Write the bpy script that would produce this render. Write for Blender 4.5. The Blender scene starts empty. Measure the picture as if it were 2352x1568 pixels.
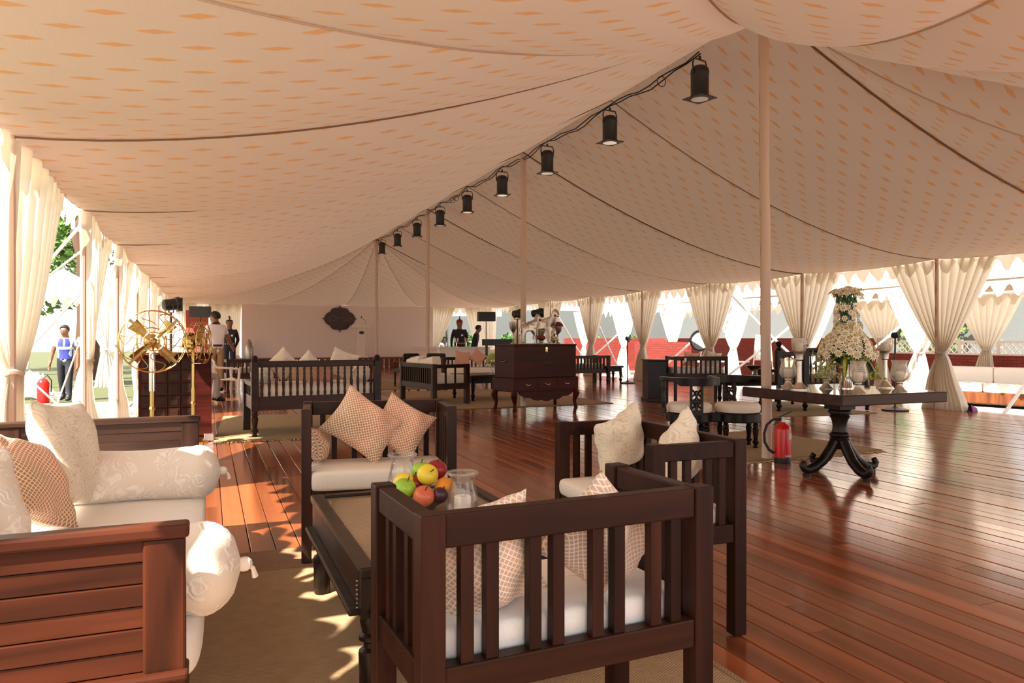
import bpy, math, random
from mathutils import Vector, Matrix, Euler
R = math.radians
PI = math.pi
rnd = random.Random(7)
scn = bpy.context.scene
COL = scn.collection

# ------------------------------------------------------------------ camera, light, exposure
CAM_YAW = 22.2936
cd = bpy.data.cameras.new('camera'); cam = bpy.data.objects.new('camera', cd); COL.objects.link(cam)
cam.location = (0, 0, 1.15)
cam.rotation_euler = (R(90 - 0.236), 0, R(-CAM_YAW))
cd.sensor_width = 36; cd.lens = 36 * 1700 / 2352; cd.clip_start = .05; cd.clip_end = 400
scn.camera = cam
scn.view_settings.view_transform = 'Standard'; scn.view_settings.look = 'None'
scn.view_settings.gamma = 1; scn.view_settings.use_curve_mapping = False
scn.view_settings.exposure = 0.28
W = bpy.data.worlds.new('sky'); scn.world = W; W.use_nodes = True
bg = W.node_tree.nodes['Background']
bg.inputs[0].default_value = (1.0, .97, .94, 1); bg.inputs[1].default_value = 1.75
sd = bpy.data.lights.new('sun', 'SUN'); sun = bpy.data.objects.new('sun', sd); COL.objects.link(sun)
sd.energy = 17; sd.color = (1, .91, .77); sd.angle = R(.6)
sun.rotation_euler = Vector((.556, .348, -.755)).to_track_quat('-Z', 'Y').to_euler()
try:
    scn.cycles.use_denoising = True
    scn.cycles.max_bounces = 10; scn.cycles.diffuse_bounces = 6; scn.cycles.transparent_max_bounces = 12
    scn.cycles.sample_clamp_indirect = 8
    scn.cycles.caustics_reflective = False; scn.cycles.caustics_refractive = False
except Exception: pass

# ------------------------------------------------------------------ materials
class NT:
    def __init__(s, m): s.t = m.node_tree; s.t.nodes.clear()
    def n(s, typ, **kw):
        nd = s.t.nodes.new('ShaderNode' + typ)
        for k, v in kw.items():
            if k.startswith('i_'):
                key = k[2:]; key = int(key) if key.isdigit() else key.replace('_', ' ')
                nd.inputs[key].default_value = v
            else: setattr(nd, k, v)
        return nd
    def l(s, a, b): s.t.links.new(a, b)
    def math(s, op, a, b=None, clamp=False):
        nd = s.n('Math', operation=op); nd.use_clamp = clamp
        for i, x in enumerate((a, b)):
            if x is None: continue
            if isinstance(x, (int, float)): nd.inputs[i].default_value = x
            else: s.l(x, nd.inputs[i])
        return nd.outputs[0]
    def mix(s, fac, a, b):
        nd = s.n('MixRGB')
        for i, x in enumerate((fac, a, b)):
            if isinstance(x, (int, float)): nd.inputs[i].default_value = x
            elif isinstance(x, tuple): nd.inputs[i].default_value = (*x, 1)
            else: s.l(x, nd.inputs[i])
        return nd.outputs[0]
    def vec(s, kind='UV', scale=(1, 1, 1), rot=(0, 0, 0), loc=(0, 0, 0)):
        tc = s.n('TexCoord'); mp = s.n('Mapping')
        mp.inputs['Scale'].default_value = scale; mp.inputs['Rotation'].default_value = rot; mp.inputs['Location'].default_value = loc
        s.l(tc.outputs[kind], mp.inputs[0]); return mp.outputs[0]
    def bump(s, h, strength=.3, dist=.01):
        b = s.n('Bump'); b.inputs['Strength'].default_value = strength; b.inputs['Distance'].default_value = dist
        s.l(h, b.inputs['Height']); return b.outputs[0]
    def out(s, sh):
        o = s.n('OutputMaterial'); s.l(sh, o.inputs[0])
    def pbr(s, col, rough=.5, metal=0, normal=None, **kw):
        p = s.n('BsdfPrincipled')
        if isinstance(col, tuple): p.inputs['Base Color'].default_value = (*col, 1)
        else: s.l(col, p.inputs['Base Color'])
        if isinstance(rough, (int, float)): p.inputs['Roughness'].default_value = rough
        else: s.l(rough, p.inputs['Roughness'])
        p.inputs['Metallic'].default_value = metal
        for k, v in kw.items(): p.inputs[k.replace('_', ' ')].default_value = v
        if normal is not None: s.l(normal, p.inputs['Normal'])
        return p.outputs[0]
def newmat(name):
    m = bpy.data.materials.new(name); m.use_nodes = True; return m, NT(m)
def plain(name, col, rough=.5, metal=0, noise=.12, nscale=12, bump=0, **kw):
    m, t = newmat(name)
    v = t.vec('Object', (nscale,) * 3); nz = t.n('TexNoise'); t.l(v, nz.inputs['Vector']); nz.inputs['Detail'].default_value = 4
    dark = tuple(c * (1 - noise) for c in col); lite = tuple(min(1, c * (1 + noise)) for c in col)
    c = t.mix(nz.outputs[0], dark, lite)
    t.out(t.pbr(c, rough, metal, t.bump(nz.outputs[0], bump, .01) if bump else None, **kw)); return m
def wood(name, c1, c2, rough=.35, scale=1.0, along='X', bump=.08, rand=.25, spec=.2):
    m, t = newmat(name)
    sc = {'X': (1.2, 14, 14), 'Y': (14, 1.2, 14), 'Z': (14, 14, 1.2)}[along]
    oi = t.n('ObjectInfo'); geo = t.n('NewGeometry')
    v0 = t.vec('Object', tuple(a * scale for a in sc))
    add = t.n('VectorMath', operation='ADD'); t.l(v0, add.inputs[0])
    cb = t.n('CombineXYZ'); r10 = t.math('MULTIPLY', t.math('ADD', oi.outputs['Random'], geo.outputs['Random Per Island']), 37.0)
    for i in range(3): t.l(r10, cb.inputs[i])
    t.l(cb.outputs[0], add.inputs[1])
    nz = t.n('TexNoise', i_Scale=1.0, i_Detail=6.0, i_Distortion=.6); t.l(add.outputs[0], nz.inputs['Vector'])
    big = t.n('TexNoise', i_Scale=1.7, i_Detail=3.0); t.l(t.vec('Object'), big.inputs['Vector'])
    ramp = t.n('ValToRGB'); t.l(nz.outputs[0], ramp.inputs[0])
    ramp.color_ramp.elements[0].position = .3; ramp.color_ramp.elements[1].position = .72
    ramp.color_ramp.elements[0].color = (*c1, 1); ramp.color_ramp.elements[1].color = (*c2, 1)
    rv = t.math('ADD', oi.outputs['Random'], geo.outputs['Random Per Island']); rv = t.math('FRACT', t.math('MULTIPLY', rv, 5.31))
    k = t.math('ADD', t.math('MULTIPLY', rv, rand * 2), 1 - rand)
    k = t.math('MULTIPLY', k, t.math('ADD', t.math('MULTIPLY', big.outputs[0], .5), .75))
    hsv = t.n('HueSaturation'); t.l(ramp.outputs[0], hsv.inputs['Color']); t.l(k, hsv.inputs['Value'])
    ro = t.math('ADD', t.math('MULTIPLY', nz.outputs[0], .16), rough - .08)
    t.out(t.pbr(hsv.outputs[0], ro, 0, t.bump(nz.outputs[0], bump, .004), Specular_IOR_Level=spec)); return m
def cloth(name, col, trans=.4, pattern=None, pcol=(.7, .35, .18), weave=True, tcol=None):
    """thin cloth: diffuse + translucent; pattern 'motif' prints small lens-shaped sprigs from UV metres"""
    m, t = newmat(name)
    base = col
    if pattern == 'motif':
        uv = t.vec('UV'); sx = t.n('SeparateXYZ'); t.l(uv, sx.inputs[0])
        U, V = sx.outputs[0], sx.outputs[1]
        PU, PV = .36, .165
        v = t.math('DIVIDE', V, PV); row = t.math('FLOOR', v)
        off = t.math('MULTIPLY', t.math('MODULO', t.math('ABSOLUTE', row), 2.0), .5)
        u = t.math('ADD', t.math('DIVIDE', U, PU), off)
        du = t.math('ABSOLUTE', t.math('MULTIPLY', t.math('SUBTRACT', t.math('FRACT', u), .5), PU))
        dv = t.math('ABSOLUTE', t.math('MULTIPLY', t.math('SUBTRACT', t.math('FRACT', v), .5), PV))
        lens = t.math('ADD', t.math('POWER', t.math('DIVIDE', du, .085), 1.3), t.math('POWER', t.math('DIVIDE', dv, .022), 1.5))
        ell = t.math('ADD', t.math('POWER', t.math('DIVIDE', du, .034), 2.0), t.math('POWER', t.math('DIVIDE', dv, .026), 2.0))
        k = t.math('MINIMUM', lens, ell)
        mk = t.n('MapRange'); t.l(k, mk.inputs[0]); mk.inputs[1].default_value = .8; mk.inputs[2].default_value = 1.1; mk.inputs[3].default_value = .92; mk.inputs[4].default_value = 0
        base = t.mix(mk.outputs[0], col, pcol)
    nz = t.n('TexNoise', i_Scale=2.2, i_Detail=5.0); t.l(t.vec('Object'), nz.inputs['Vector'])
    base = t.mix(t.math('MULTIPLY', nz.outputs[0], .22), base, tuple(c * .72 for c in col))
    di = t.n('BsdfDiffuse'); tr = t.n('BsdfTranslucent'); mx = t.n('MixShader'); mx.inputs[0].default_value = trans
    t.l(base, di.inputs[0]); t.l(base, tr.inputs[0])
    if tcol: 
        tm = t.n('MixRGB', blend_type='MULTIPLY'); tm.inputs[0].default_value = 1; t.l(base, tm.inputs[1]); tm.inputs[2].default_value = (*tcol, 1); t.l(tm.outputs[0], tr.inputs[0])
    w = t.n('TexWave', i_Scale=60.0, i_Distortion=1.5); t.l(t.vec('UV'), w.inputs['Vector'])
    b = t.bump(t.math('ADD', t.math('MULTIPLY', nz.outputs[0], 2.0), t.math('MULTIPLY', w.outputs[0], .1)), .2, .03)
    t.l(b, di.inputs['Normal'])
    t.l(di.outputs[0], mx.inputs[1]); t.l(tr.outputs[0], mx.inputs[2]); t.out(mx.outputs[0]); return m
def check_fabric(name, ground, spots, spot2, pitch=.03):
    m, t = newmat(name)
    uv = t.vec('UV', (1 / pitch, 1 / pitch, 1), (0, 0, R(45))); sx = t.n('SeparateXYZ'); t.l(uv, sx.inputs[0])
    a = t.math('ABSOLUTE', t.math('SUBTRACT', t.math('FRACT', sx.outputs[0]), .5)); b = t.math('ABSOLUTE', t.math('SUBTRACT', t.math('FRACT', sx.outputs[1]), .5))
    k = t.math('MAXIMUM', a, b)
    mk = t.n('MapRange'); t.l(k, mk.inputs[0]); mk.inputs[1].default_value = .34; mk.inputs[2].default_value = .42; mk.inputs[3].default_value = 1; mk.inputs[4].default_value = 0
    nz = t.n('TexNoise', i_Scale=5.0, i_Detail=3.0); t.l(t.vec('UV'), nz.inputs['Vector'])
    rp = t.n('MapRange'); t.l(nz.outputs[0], rp.inputs[0]); rp.inputs[1].default_value = .42; rp.inputs[2].default_value = .58
    spot = t.mix(rp.outputs[0], spots, spot2)
    f = t.n('TexNoise', i_Scale=90.0, i_Detail=2.0); t.l(t.vec('UV'), f.inputs['Vector'])
    fold = t.n('TexNoise', i_Scale=6.0, i_Detail=4.0, i_Distortion=1.2); t.l(t.vec('Object'), fold.inputs['Vector'])
    c = t.mix(mk.outputs[0], ground, spot)
    h = t.math('ADD', t.math('MULTIPLY', fold.outputs[0], 3.0), t.math('MULTIPLY', f.outputs[0], .25))
    t.out(t.pbr(c, .85, 0, t.bump(h, .35, .012), Sheen_Weight=.2)); return m
def relief_fabric(name, col, col2, scale=14, kind='squiggle', strength=.5):
    m, t = newmat(name)
    if kind == 'squiggle':
        d = t.n('TexNoise', i_Scale=scale * .28, i_Detail=1.0); t.l(t.vec('UV'), d.inputs['Vector'])
        h = t.math('ABSOLUTE', t.math('SUBTRACT', t.math('FRACT', t.math('MULTIPLY', d.outputs[0], 9.0)), .5))
        h = t.math('MULTIPLY', t.math('GREATER_THAN', h, .4), 1.0)
        sc = .8
    else:
        d = t.n('TexVoronoi', i_Scale=scale); d.feature = 'F1'
        dn = t.n('TexNoise', i_Scale=9.0, i_Detail=2.0); t.l(t.vec('UV'), dn.inputs['Vector'])
        ad = t.n('MixRGB', blend_type='ADD'); ad.inputs[0].default_value = .25; t.l(t.vec('UV'), ad.inputs[1]); t.l(dn.outputs['Color'], ad.inputs[2]); t.l(ad.outputs[0], d.inputs['Vector'])
        w = t.n('TexWave', i_Scale=11.0, i_Distortion=9.0, i_Detail=2.0); w.wave_type = 'RINGS'; t.l(ad.outputs[0], w.inputs['Vector'])
        h = t.math('MULTIPLY', w.outputs[0], t.math('LESS_THAN', d.outputs[0], .55))
    c = t.mix(h, col, col2)
    f = t.n('TexNoise', i_Scale=120.0, i_Detail=2.0); t.l(t.vec('UV'), f.inputs['Vector'])
    t.out(t.pbr(c, .9, 0, t.bump(t.math('ADD', h, t.math('MULTIPLY', f.outputs[0], .5)), strength, .006), Sheen_Weight=.25)); return m
def weave(name, c1, c2, su, sv, rough=.8, strength=.5, kind='Object', **kw):
    m, t = newmat(name)
    v = t.vec(kind); sx = t.n('SeparateXYZ'); t.l(v, sx.inputs[0])
    a = t.math('SINE', t.math('MULTIPLY', sx.outputs[0], su * 2 * PI)); b = t.math('SINE', t.math('MULTIPLY', sx.outputs[1], sv * 2 * PI))
    h = t.math('ADD', t.math('MULTIPLY', t.math('MULTIPLY', a, b), .5), .5)
    nz = t.n('TexNoise', i_Scale=14.0, i_Detail=5.0); t.l(v, nz.inputs['Vector'])
    c = t.mix(t.math('MULTIPLY', t.math('ADD', h, nz.outputs[0]), .5), c1, c2)
    t.out(t.pbr(c, rough, 0, t.bump(t.math('ADD', h, nz.outputs[0]), strength, .004), **kw)); return m
def glass(name, tint=(1, 1, 1), milk=.07, spec=.5, crack=.04):
    """thin blown glass: mostly clear, a little milky, mirror glints by fresnel"""
    m, t = newmat(name)
    tr = t.n('BsdfTransparent'); gl = t.n('BsdfGlossy', i_Roughness=.06); di = t.n('BsdfDiffuse'); tl = t.n('BsdfTranslucent'); lw = t.n('LayerWeight', i_Blend=.18)
    nz = t.n('TexVoronoi', i_Scale=70.0); t.l(t.vec('Object'), nz.inputs['Vector']); b = t.bump(nz.outputs[0], crack, .01); t.l(b, gl.inputs['Normal'])
    tr.inputs[0].default_value = (*tint, 1); di.inputs[0].default_value = (.9, .87, .82, 1); tl.inputs[0].default_value = (.9, .87, .82, 1)
    m0 = t.n('MixShader'); m0.inputs[0].default_value = .5; t.l(di.outputs[0], m0.inputs[1]); t.l(tl.outputs[0], m0.inputs[2])
    m1 = t.n('MixShader'); m1.inputs[0].default_value = milk; t.l(tr.outputs[0], m1.inputs[1]); t.l(m0.outputs[0], m1.inputs[2])
    m2 = t.n('MixShader'); t.l(t.math('ADD', t.math('MULTIPLY', lw.outputs['Fresnel'], spec), .04), m2.inputs[0]); t.l(m1.outputs[0], m2.inputs[1]); t.l(gl.outputs[0], m2.inputs[2]); t.out(m2.outputs[0]); return m
def brick_mat(name, c1, c2, mortar, scale=1.0):
    m, t = newmat(name)
    b = t.n('TexBrick', i_Scale=scale); b.inputs['Color1'].default_value = (*c1, 1); b.inputs['Color2'].default_value = (*c2, 1); b.inputs['Mortar'].default_value = (*mortar, 1)
    b.inputs['Brick Width'].default_value = .22; b.inputs['Row Height'].default_value = .07; b.inputs['Mortar Size'].default_value = .008
    t.l(t.vec('UV'), b.inputs['Vector']); t.out(t.pbr(b.outputs[0], .8, 0, t.bump(b.outputs['Fac'], -.4, .006))); return m

D = dict
MT = D(
 wood=wood('dark_wood', (.016, .0065, .004), (.05, .02, .012), .34, along='X'),
 woodz=wood('dark_wood_upright', (.016, .0065, .004), (.05, .02, .012), .34, along='Z'),
 red=wood('red_brown_wood', (.022, .006, .003), (.085, .0205, .009), .4, along='X', spec=.15),
 redz=wood('red_brown_wood_upright', (.022, .006, .003), (.085, .0205, .009), .4, along='Z', spec=.15),
 dwood=wood('walnut_stained', (.012, .0045, .003), (.040, .0125, .007), .4, along='X', spec=.12), dwoodz=wood('walnut_stained_upright', (.012, .0045, .003), (.040, .0125, .007), .4, along='Z', spec=.12),
 mahog=wood('mahogany', (.022, .004, .003), (.07, .012, .008), .38, along='X', spec=.1),
 black=wood('ebony_wood', (.007, .004, .003), (.022, .012, .008), .3, along='Z'),
 plank=wood('floor_plank', (.13, .035, .012), (.345, .098, .034), .155, .55, along='Y', bump=.12, rand=.3, spec=.6),
 under=plain('floor_underside', (.02, .009, .005), .9),
 stage=wood('stage_board', (.1, .03, .012), (.26, .09, .035), .5, along='Z'),
 roof=cloth('roof_cloth', (.55, .455, .385), .066, 'motif', (.57, .31, .13), tcol=(.95, .845, .77)),
 polewrap=cloth('pole_cloth', (.72, .57, .46), .1, 'motif', (.62, .3, .2)),
 seam=plain('hip_seam', (.56, .43, .34), .9),
 rope_dark=plain('seam_tape', (.22, .14, .09), .9),
 drape=cloth('cream_voile', (.84, .80, .73), .48, tcol=(1, .95, .87)),
 drapew=cloth('white_voile', (.86, .84, .80), .35),
 wallcloth=plain('white_wall_cloth', (.80, .70, .67), .9, noise=.04, nscale=2),
 cream=plain('cream_canvas', (.82, .75, .66), .9, noise=.06, nscale=20, bump=.2),
 white=plain('white_cotton', (.80, .78, .76), .9, noise=.04, nscale=20, bump=.2),
 check=check_fabric('check_fabric', (.86, .72, .54), (.42, .21, .11), (.58, .22, .12), .0135),
 lattice=check_fabric('lattice_fabric', (.86, .78, .70), (.54, .38, .29), (.70, .43, .29), .0115),
 squig=relief_fabric('vermicelli_fabric', (.78, .69, .55), (.64, .54, .40), 52, 'squiggle'),
 damask=relief_fabric('damask_fabric', (.76, .67, .58), (.86, .79, .72), 9, 'leaf'),
 pink=plain('salmon_fabric', (.62, .34, .24), .9, noise=.15, nscale=30),
 jute=weave('jute', (.21, .125, .062), (.48, .32, .18), 50, 90, .95, .6),
 jute2=weave('jute_coarse', (.15, .09, .04), (.42, .30, .16), 22, 34, .95, .9),
 border=weave('jute_border', (.17, .095, .05), (.34, .20, .11), 60, 60, .95, .4),
 cane=weave('cane', (.13, .08, .04), (.36, .26, .14), 42, 42, .4, .8, Coat_Weight=.7, Coat_Roughness=.05),
 fringe=plain('jute_fringe', (.5, .36, .2), .95),
 brass=plain('brass', (.62, .44, .17), .22, 1, noise=.1), brassd=plain('dull_brass', (.36, .24, .1), .35, 1, noise=.2),
 chrome=plain('chrome', (.75, .73, .7), .14, 1, noise=.03),
 silver=plain('mercury_silver', (.66, .60, .52), .2, 1, noise=.25, nscale=40, bump=.3),
 pewter=plain('pewter', (.42, .38, .32), .3, 1, noise=.25, nscale=40, bump=.2),
 blackm=plain('black_metal', (.012, .011, .011), .45, 0), blackp=plain('black_plastic', (.015, .014, .014), .4),
 lens=plain('lens_metal', (.7, .7, .72), .2, 1),
 glass=glass('clear_glass'), mercury=glass('mercury_glass', (.97, .95, .92), .2, .6, .25), wax=plain('candle_wax', (.85, .8, .7), .5, noise=.02, Subsurface_Weight=.2),
 apg=plain('green_apple_skin', (.30, .52, .04), .3, noise=.25, nscale=25), apr=plain('red_apple_skin', (.30, .012, .02), .28, noise=.3, nscale=25),
 app=plain('blush_apple_skin', (.62, .14, .07), .3, noise=.35, nscale=30), yel=plain('yellow_skin', (.80, .62, .05), .35, noise=.12),
 ora=plain('orange_skin', (.85, .30, .02), .42, noise=.08, nscale=120, bump=.3), plum=plain('plum_skin', (.05, .012, .022), .3),
 stem=plain('stem_brown', (.06, .03, .012), .8),
 redp=plain('extinguisher_red', (.62, .012, .01), .25, noise=.03), labelm=plain('pale_label', (.55, .62, .55), .5, noise=.3, nscale=60),
 rubber=plain('black_rubber', (.012, .012, .013), .6), 
 leaf=plain('leaf_green', (.045, .12, .025), .5, noise=.3), leafy=plain('leaf_yellow', (.55, .45, .05), .5), 
 petal=plain('petal_white', (.86, .80, .66), .7, noise=.08), eye=plain('flower_heart', (.62, .52, .12), .8), bud=plain('bud_green', (.42, .45, .14), .7),
 foliage=plain('tree_leaf', (.10, .20, .035), .6, noise=.5, nscale=2), bark=plain('tree_bark', (.08, .04, .025), .9, noise=.5, bump=.6),
 grass=plain('lawn', (.075, .085, .032), .95, noise=.4, nscale=3), sand=plain('pale_ground', (.46, .38, .30), .95, noise=.12, nscale=2),
 stepm=plain('step_stone', (.36, .2, .16), .85), stepw=plain('step_nosing', (.8, .8, .82), .7),
 redw=brick_mat('red_brick', (.19, .026, .02), (.24, .034, .025), (.11, .014, .012)), grey=plain('grey_render', (.105, .118, .126), .9, noise=.08, nscale=1.5),  # grey lowered so the far wall, sunlit here, reads as shaded
 banner=plain('banner_red', (.36, .06, .045), .7), wpaint=plain('white_paint', (.82, .8, .78), .5, noise=.03), wplas=plain('white_plastic', (.82, .8, .76), .4, noise=.02),
 rope=plain('white_rope', (.82, .80, .78), .8), skin=plain('brown_skin', (.24, .11, .06), .5, noise=.08), hair=plain('black_hair', (.008, .006, .006), .6),
 navy=plain('navy_cloth', (.012, .013, .03), .8), shirt=plain('white_shirt', (.80, .78, .84), .85, noise=.04), khaki=plain('khaki_cloth', (.34, .25, .15), .9),
 blue=plain('blue_cloth', (.03, .045, .30), .8), ltblue=plain('pale_blue_cloth', (.45, .55, .72), .8), darkgrey=plain('dark_trousers', (.015, .017, .025), .8),
 greytr=plain('grey_cloth', (.3, .28, .28), .9), maroon=plain('maroon_board', (.045, .008, .008), .35), mletter=plain('sign_letter', (.13, .062, .062), .4),
 purple=plain('purple_cloth', (.25, .03, .2), .8), belt=plain('gold_trim', (.45, .3, .12), .5), terr=plain('terracotta', (.45, .14, .06), .8), carp=plain('car_paint', (.012, .014, .016), .15),
 dred=plain('dark_red_petal', (.2, .02, .03), .7), peach=plain('peach_petal', (.75, .5, .3), .8), tape=plain('striped_leaf', (.5, .42, .06), .5),
)

# ------------------------------------------------------------------ mesh building
class MB:
    def __init__(s, T=None): s.v = []; s.f = []; s.uv = {}; s.T = T or Matrix()
    def add(s, vs, fs, uvs=None):
        o = len(s.v); s.v += [tuple(s.T @ Vector(p)) for p in vs]
        if uvs:
            for i, q in enumerate(uvs): s.uv[o + i] = q
        s.f += [tuple(i + o for i in f) for f in fs]; return s
    def box(s, x0, x1, y0, y1, z0, z1):
        return s.add([(x, y, z) for z in (z0, z1) for x, y in ((x0, y0), (x1, y0), (x1, y1), (x0, y1))],
                     [(3, 2, 1, 0), (4, 5, 6, 7), (0, 1, 5, 4), (1, 2, 6, 5), (2, 3, 7, 6), (3, 0, 4, 7)])
    def cbox(s, c, d, rz=0):
        T = s.T; s.T = T @ Matrix.Translation(c) @ Matrix.Rotation(rz, 4, 'Z'); a, b, e = (q / 2 for q in d)
        s.box(-a, a, -b, b, -e, e); s.T = T; return s
    def bar(s, p, q, w, h=None, up=(0, 0, 1)):
        p, q = Vector(p), Vector(q); h = h or w; d = (q - p); L = d.length; d.normalize(); u = Vector(up)
        if abs(d.dot(u)) > .98: u = Vector((0, 1, 0))
        x = d.cross(u).normalized(); y = x.cross(d); vs = []
        for e in (p, q):
            for a, b in ((-1, -1), (1, -1), (1, 1), (-1, 1)): vs.append(e + x * a * w / 2 + y * b * h / 2)
        return s.add(vs, [(0, 1, 2, 3), (7, 6, 5, 4), (0, 4, 5, 1), (1, 5, 6, 2), (2, 6, 7, 3), (3, 7, 4, 0)])
    def tube(s, pts, r, n=8, cap=True, flat=1):
        pts = [Vector(p) for p in pts]; m = len(pts); rr = r if isinstance(r, (list, tuple)) else [r] * m
        vs = []; prev = None; uvs = []; L = 0
        for i, p in enumerate(pts):
            d = (pts[min(i + 1, m - 1)] - pts[max(i - 1, 0)]).normalized()
            if prev is None:
                a = Vector((0, 0, 1)) if abs(d.z) < .9 else Vector((1, 0, 0)); x = d.cross(a).normalized()
            else: x = (prev - d * prev.dot(d)).normalized()
            prev = x; y = d.cross(x)
            if i: L += (p - pts[i - 1]).length
            for k in range(n):
                an = 2 * PI * k / n; vs.append(p + x * math.cos(an) * rr[i] + y * math.sin(an) * rr[i] * flat); uvs.append((L, k / n * 2 * PI * rr[i] + .04))
        fs = [(i * n + k, i * n + (k + 1) % n, (i + 1) * n + (k + 1) % n, (i + 1) * n + k) for i in range(m - 1) for k in range(n)]
        if cap: fs += [tuple(range(n - 1, -1, -1)), tuple((m - 1) * n + k for k in range(n))]
        return s.add(vs, fs, uvs)
    def lathe(s, prof, n=16, c=(0, 0, 0), M=None, cap=True):
        vs = []; m = len(prof); M = M or Matrix()
        for r, z in prof:
            for k in range(n): vs.append(M @ Vector((r * math.cos(2 * PI * k / n), r * math.sin(2 * PI * k / n), z)) + Vector(c))
        fs = [(i * n + k, i * n + (k + 1) % n, (i + 1) * n + (k + 1) % n, (i + 1) * n + k) for i in range(m - 1) for k in range(n)]
        if cap: fs += [tuple(range(n - 1, -1, -1)), tuple((m - 1) * n + k for k in range(n))]
        return s.add(vs, fs)
    def ball(s, c, r, n=12, m=8):
        r = r if isinstance(r, (tuple, list)) else (r,) * 3; T = s.T; s.T = T @ Matrix.Translation(c) @ Matrix.Diagonal((*r, 1))
        s.lathe([(max(.02, math.sin(PI * i / m)), -math.cos(PI * i / m)) for i in range(m + 1)], n); s.T = T; return s
    def prism(s, poly, z0, z1, M=None):
        n = len(poly); M = M or Matrix(); vs = [M @ Vector((x, y, z0)) for x, y in poly] + [M @ Vector((x, y, z1)) for x, y in poly]
        return s.add(vs, [tuple(range(n - 1, -1, -1)), tuple(range(n, 2 * n))] + [(i, (i + 1) % n, n + (i + 1) % n, n + i) for i in range(n)])
    def grid(s, nu, nv, fn, wrap=False):
        vs = []; uvs = []
        for j in range(nv + 1):
            for i in range(nu + 1):
                p, q = fn(i / nu, j / nv); vs.append(p); uvs.append(q)
        w = nu + 1
        return s.add(vs, [(j * w + i, j * w + i + 1, (j + 1) * w + i + 1, (j + 1) * w + i) for j in range(nv) for i in range(nu)], uvs)
    def build(s, name, mat, parent=None, smooth=30, bevel=0, **props):
        me = bpy.data.meshes.new(name); me.from_pydata(s.v, [], s.f); 
        if s.uv:
            ul = me.uv_layers.new(name='UVMap')
            for lp in me.loops: ul.data[lp.index].uv = s.uv.get(lp.vertex_index, (0, 0))
        if smooth:
            me.polygons.foreach_set('use_smooth', [True] * len(me.polygons)); me.set_sharp_from_angle(angle=R(smooth))
        me.materials.append(MT[mat] if isinstance(mat, str) else mat); me.update()
        o = bpy.data.objects.new(name, me); COL.objects.link(o)
        if parent is not None: o.parent = parent
        if bevel:
            b = o.modifiers.new('bevel', 'BEVEL'); b.width = bevel; b.segments = 2; b.limit_method = 'ANGLE'
        for k, v in props.items(): o[k] = v
        return o
def tag(o, label, cat, group=None):
    o['label'] = label; o['category'] = cat
    if group: o['group'] = group
    return o
def thing(name, label, cat, loc=(0, 0, 0), rz=0, group=None):
    o = bpy.data.objects.new(name, None); COL.objects.link(o); o.location = loc; o.rotation_euler = (0, 0, rz); o.empty_display_size = .1
    return tag(o, label, cat, group)
def struct(o): o['kind'] = 'structure'; return o
def dup(root, loc, rz, label=None, group=None, scale=None):
    def cp(o, par):
        c = o.copy(); COL.objects.link(c); c.parent = par
        for ch in o.children: cp(ch, c)
        return c
    r = cp(root, None); r.location = loc; r.rotation_euler = (0, 0, rz)
    if scale: r.scale = (scale,) * 3
    if label: r['label'] = label
    if group: r['group'] = group
    return r
def lerp(a, b, t): return a + (b - a) * t
def turned(r, L, seed=0):
    """profile of a turned leg of length L, base radius r, from z=0 up"""
    pr = [(.55, 0), (.7, .02), (.75, .06), (.55, .1), (.62, .13), (1, .2), (1.02, .24), (.7, .29), (.62, .31), (.8, .34), (.62, .37), (.75, .45), (.95, .62), (1, .72), (.7, .77), (.95, .8), (.95, .84), (.7, .87), (.8, .9), (.8, 1)]
    return [(r * a, L * b) for a, b in pr]

# ------------------------------------------------------------------ structure: floor, tent, ends, grounds
XL, XR, XC, ZR, ZE = -1.17, 11.0, 4.92, 4.3, 2.45
BAY = 2.95; YP = [5.6 + BAY * k for k in range(-2, 9)]        # side poles -0.3 … 29.2
def project(x, y, z):
    s, c = math.sin(R(CAM_YAW)), math.cos(R(CAM_YAW)); d = x * s + y * c
    return (1176 + 1700 * (x * c - y * s) / max(d, .01), 777 - 1700 * (z - 1.15) / max(d, .01), d)

fl = MB(); fl.box(XL - .12, XR + .25, -1.6, 29.4, -.24, -.035)
floor = struct(fl.build('floor', 'under', smooth=0))
PW = .13
unit = MB(); w, h = PW / 2 - .0022, .035
unit.add([(sx * a, y, z) for y in (0, 1) for sx, a, z in ((-1, w, -h), (1, w, -h), (1, w, -.003), (1, w - .003, 0), (-1, w - .003, 0), (-1, w, -.003))],
         [(5, 4, 3, 2, 1, 0), (6, 7, 8, 9, 10, 11)] + [(i, (i + 1) % 6, 6 + (i + 1) % 6, 6 + i) for i in range(6)])
pm = unit.build('plank', 'plank', floor, smooth=0); pmesh = pm.data; bpy.data.objects.remove(pm)
rows = []; pr = random.Random(3)
nrow = int((XR + .25 - XL + .1) / PW)
for i in range(nrow):
    x = XL - .05 + PW * (i + .5); y = -1.6 - pr.random() * 2.4
    while y < 29.4:
        L = pr.choice((2.4, 2.95, 3.6, 3.6)); y1 = min(y + L, 29.4); y0 = max(y, -1.6)
        if y1 - y0 > .05:
            best = 0
            for q in (0, .25, .5, .75, 1):
                px, py, d = project(x, lerp(y0, y1, q), 0)
                if d > .5 and -80 < px < 2430 and py < 1650: best = max(best, 1 / d)
            rows.append((best, x, y0 + .0015, y1 - .0015, pr.uniform(-.0018, .0018), pr.uniform(-.004, .004)))
        y += L
rows.sort(key=lambda r: -r[0])
far = MB()
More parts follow.
